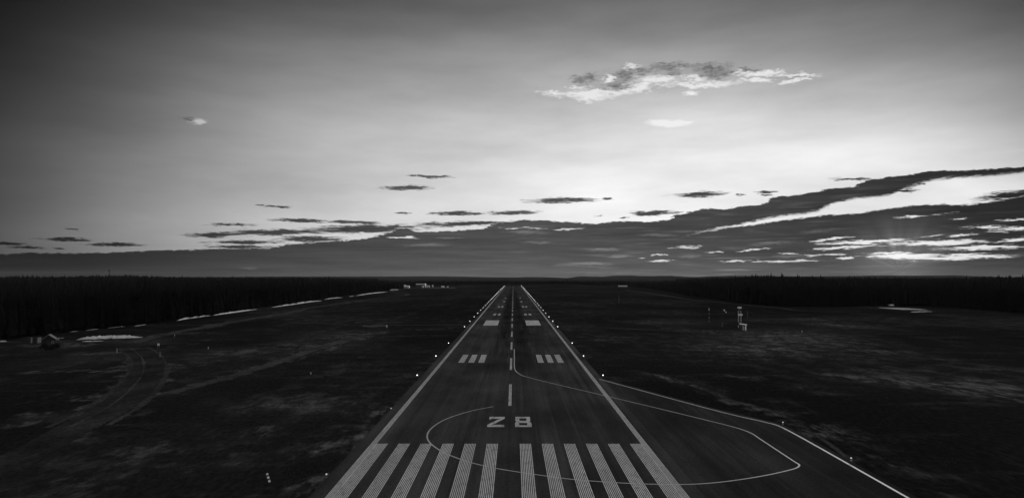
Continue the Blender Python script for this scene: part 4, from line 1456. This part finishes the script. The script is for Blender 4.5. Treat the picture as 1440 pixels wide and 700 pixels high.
building(568, 575.2, 404.8, 401.5, 12, 'gable', 'white gabled building at the far left bend of the road', 'white', 'white', 'far_building', 3)
building(565.5, 569, 404.4, 400.3, 9, 'flat', 'narrow pale tower block touching the white gabled building', 'midgrey', 'white', 'far_building', 2, .25)
building(585, 597.5, 403.6, 398.8, 22, 'flat', 'long low hangar with a pale flat roof behind the apron', 'dark', 'pale', 'hangar', 6, .3)
building(593.5, 595.5, 404.2, 402, 5, 'flat', 'small pale shed in front of the long hangar', 'white', 'pale', 'shed', 2, .2)
building(599.0, 600.6, 403.9, 400.8, 6, 'gable', 'tall pale shed just right of the hangar', 'white', 'pale', 'shed', 2, .3)
building(602.2, 603.8, 403.8, 401.2, 6, 'gable', 'middle pale shed of the group by the apron', 'white', 'pale', 'shed', 2, .3)
building(607.6, 608.8, 403.8, 400.6, 5, 'gable', 'narrow pale shed standing apart behind the apron', 'white', 'pale', 'shed', 2, .3)
building(620.5, 624.2, 404.0, 402.2, 8, 'gable', 'white low building at the right part of the apron', 'white', 'white', 'far_building', 2, .4)
building(628.4, 630.0, 404.2, 402.6, 5, 'flat', 'last small white shed at the right end of the apron', 'white', 'white', 'shed', 2, .3)
building(870.5, 882, 404.5, 401.3, 12, 'flat', 'long low building with pale roof far right of the runway end', 'dark', 'pale', 'far_building', 5, .5)
building(1253, 1256.5, 430.9, 428.2, 4, 'gable', 'tiny pale shed behind the flat snow covered patch', 'midgrey', 'white', 'shed', 1, .4)

# radio mast on the hill
x, y = MAST_XY
gz = float(land(x, y))
e = empty('radio_mast', (x, y, gz), 'slim radio mast with a round head on the wooded hill', 'mast')
topz = CAM_H + (389 - 379.0) * y / F
H = topz - gz
mb = MB()
for i in range(3):
    a = i * 2.094
    mb.tube((1.5 * math.cos(a), 1.5 * math.sin(a), 0), (.9 * math.cos(a), .9 * math.sin(a), H - 6), .3, .25, 6)
for i in range(14):
    z = (H - 6) * i / 14
    for j in range(3):
        a, b = j * 2.094, (j + 1) * 2.094
        r0 = 1.5 - .6 * i / 14
        mb.tube((r0 * math.cos(a), r0 * math.sin(a), z), (r0 * math.cos(b), r0 * math.sin(b), z + (H - 6) / 14), .18, .18, 4)
mb.tube((0, 0, 0), (0, 0, H - 6), 1.3, 1.1, 10)
mb.build('shaft', M['dark'], e)
mb = MB(); mb.tube((0, 0, H - 6.5), (0, 0, H - 5), 1.2, 3.0, 12); mb.tube((0, 0, H - 5), (0, 0, H - .5), 3.0, 2.8, 12); mb.build('head', M['dark'], e)
mb = MB(); mb.tube((0, 0, H - .5), (0, 0, H + 4), .4, .2, 6); mb.build('aerial', M['dark'], e)

# ---------------------------------------------------------------- rough grass tufts beside the pavement
def tufts():
    V, Fq = [], []
    n = 0
    N = 15000
    while n < N:
        d = 70 * (5.2 ** random.random())
        if random.random() < .5:
            x = -24.9 - random.expovariate(1 / 9.0) - .3
        else:
            x = random.uniform(-.78, .78) * d
        y = d
        if -25.2 < x < 24.9:
            continue
        if x > 0:
            # keep off the turn pad
            inside = False
            q = pad_pts
            j = len(q) - 1
            for i in range(len(q)):
                if (q[i][1] > y - .8) != (q[j][1] > y - .8) and x - 1.0 < (q[j][0] - q[i][0]) * (y - .8 - q[i][1]) / (q[j][1] - q[i][1]) + q[i][0]:
                    inside = not inside
                j = i
            if inside:
                continue
        g = mnoise.noise(Vector((x * .09, y * .05, 3.1))) + .5 * mnoise.noise(Vector((x * .3, y * .2, 1.1)))
        if g < .12:
            continue
        hgt = random.uniform(.08, .24)
        for k in range(4):
            a = random.uniform(0, 6.28)
            cx, cy = x + random.uniform(-.25, .25), y + random.uniform(-.25, .25)
            ln = random.uniform(.05, .25)
            wv = random.uniform(.02, .06)
            b = len(V)
            V += [(cx - wv * math.sin(a), cy + wv * math.cos(a), -.02), (cx + wv * math.sin(a), cy - wv * math.cos(a), -.02), (cx + ln * math.cos(a), cy + ln * math.sin(a), hgt)]
            Fq.append([b, b + 1, b + 2])
        n += 1
    o = mesh('grass', V, Fq, M['drygrass'])
    tag(o, 'dry grass tufts scattered beside the pavement', 'grass', kind='stuff')


tufts()

# ---------------------------------------------------------------- haze
mb = MB()
mb.box(-14300, 14300, -14300, 14300, -1.3, 120)
hz = mb.build('haze', None)
hm = bpy.data.materials.new('haze')
hm.use_nodes = True
ht = hm.node_tree
for n_ in list(ht.nodes):
    ht.nodes.remove(n_)
pv = ht.nodes.new('ShaderNodeVolumePrincipled')
pv.inputs['Color'].default_value = (.9, .9, .9, 1)
pv.inputs['Density'].default_value = 9e-6
ho = ht.nodes.new('ShaderNodeOutputMaterial')
ht.links.new(pv.outputs[0], ho.inputs['Volume'])
hz.data.materials.append(hm)
hz['label'] = 'thin evening haze over the airfield'
hz['category'] = 'haze'
hz['kind'] = 'stuff'
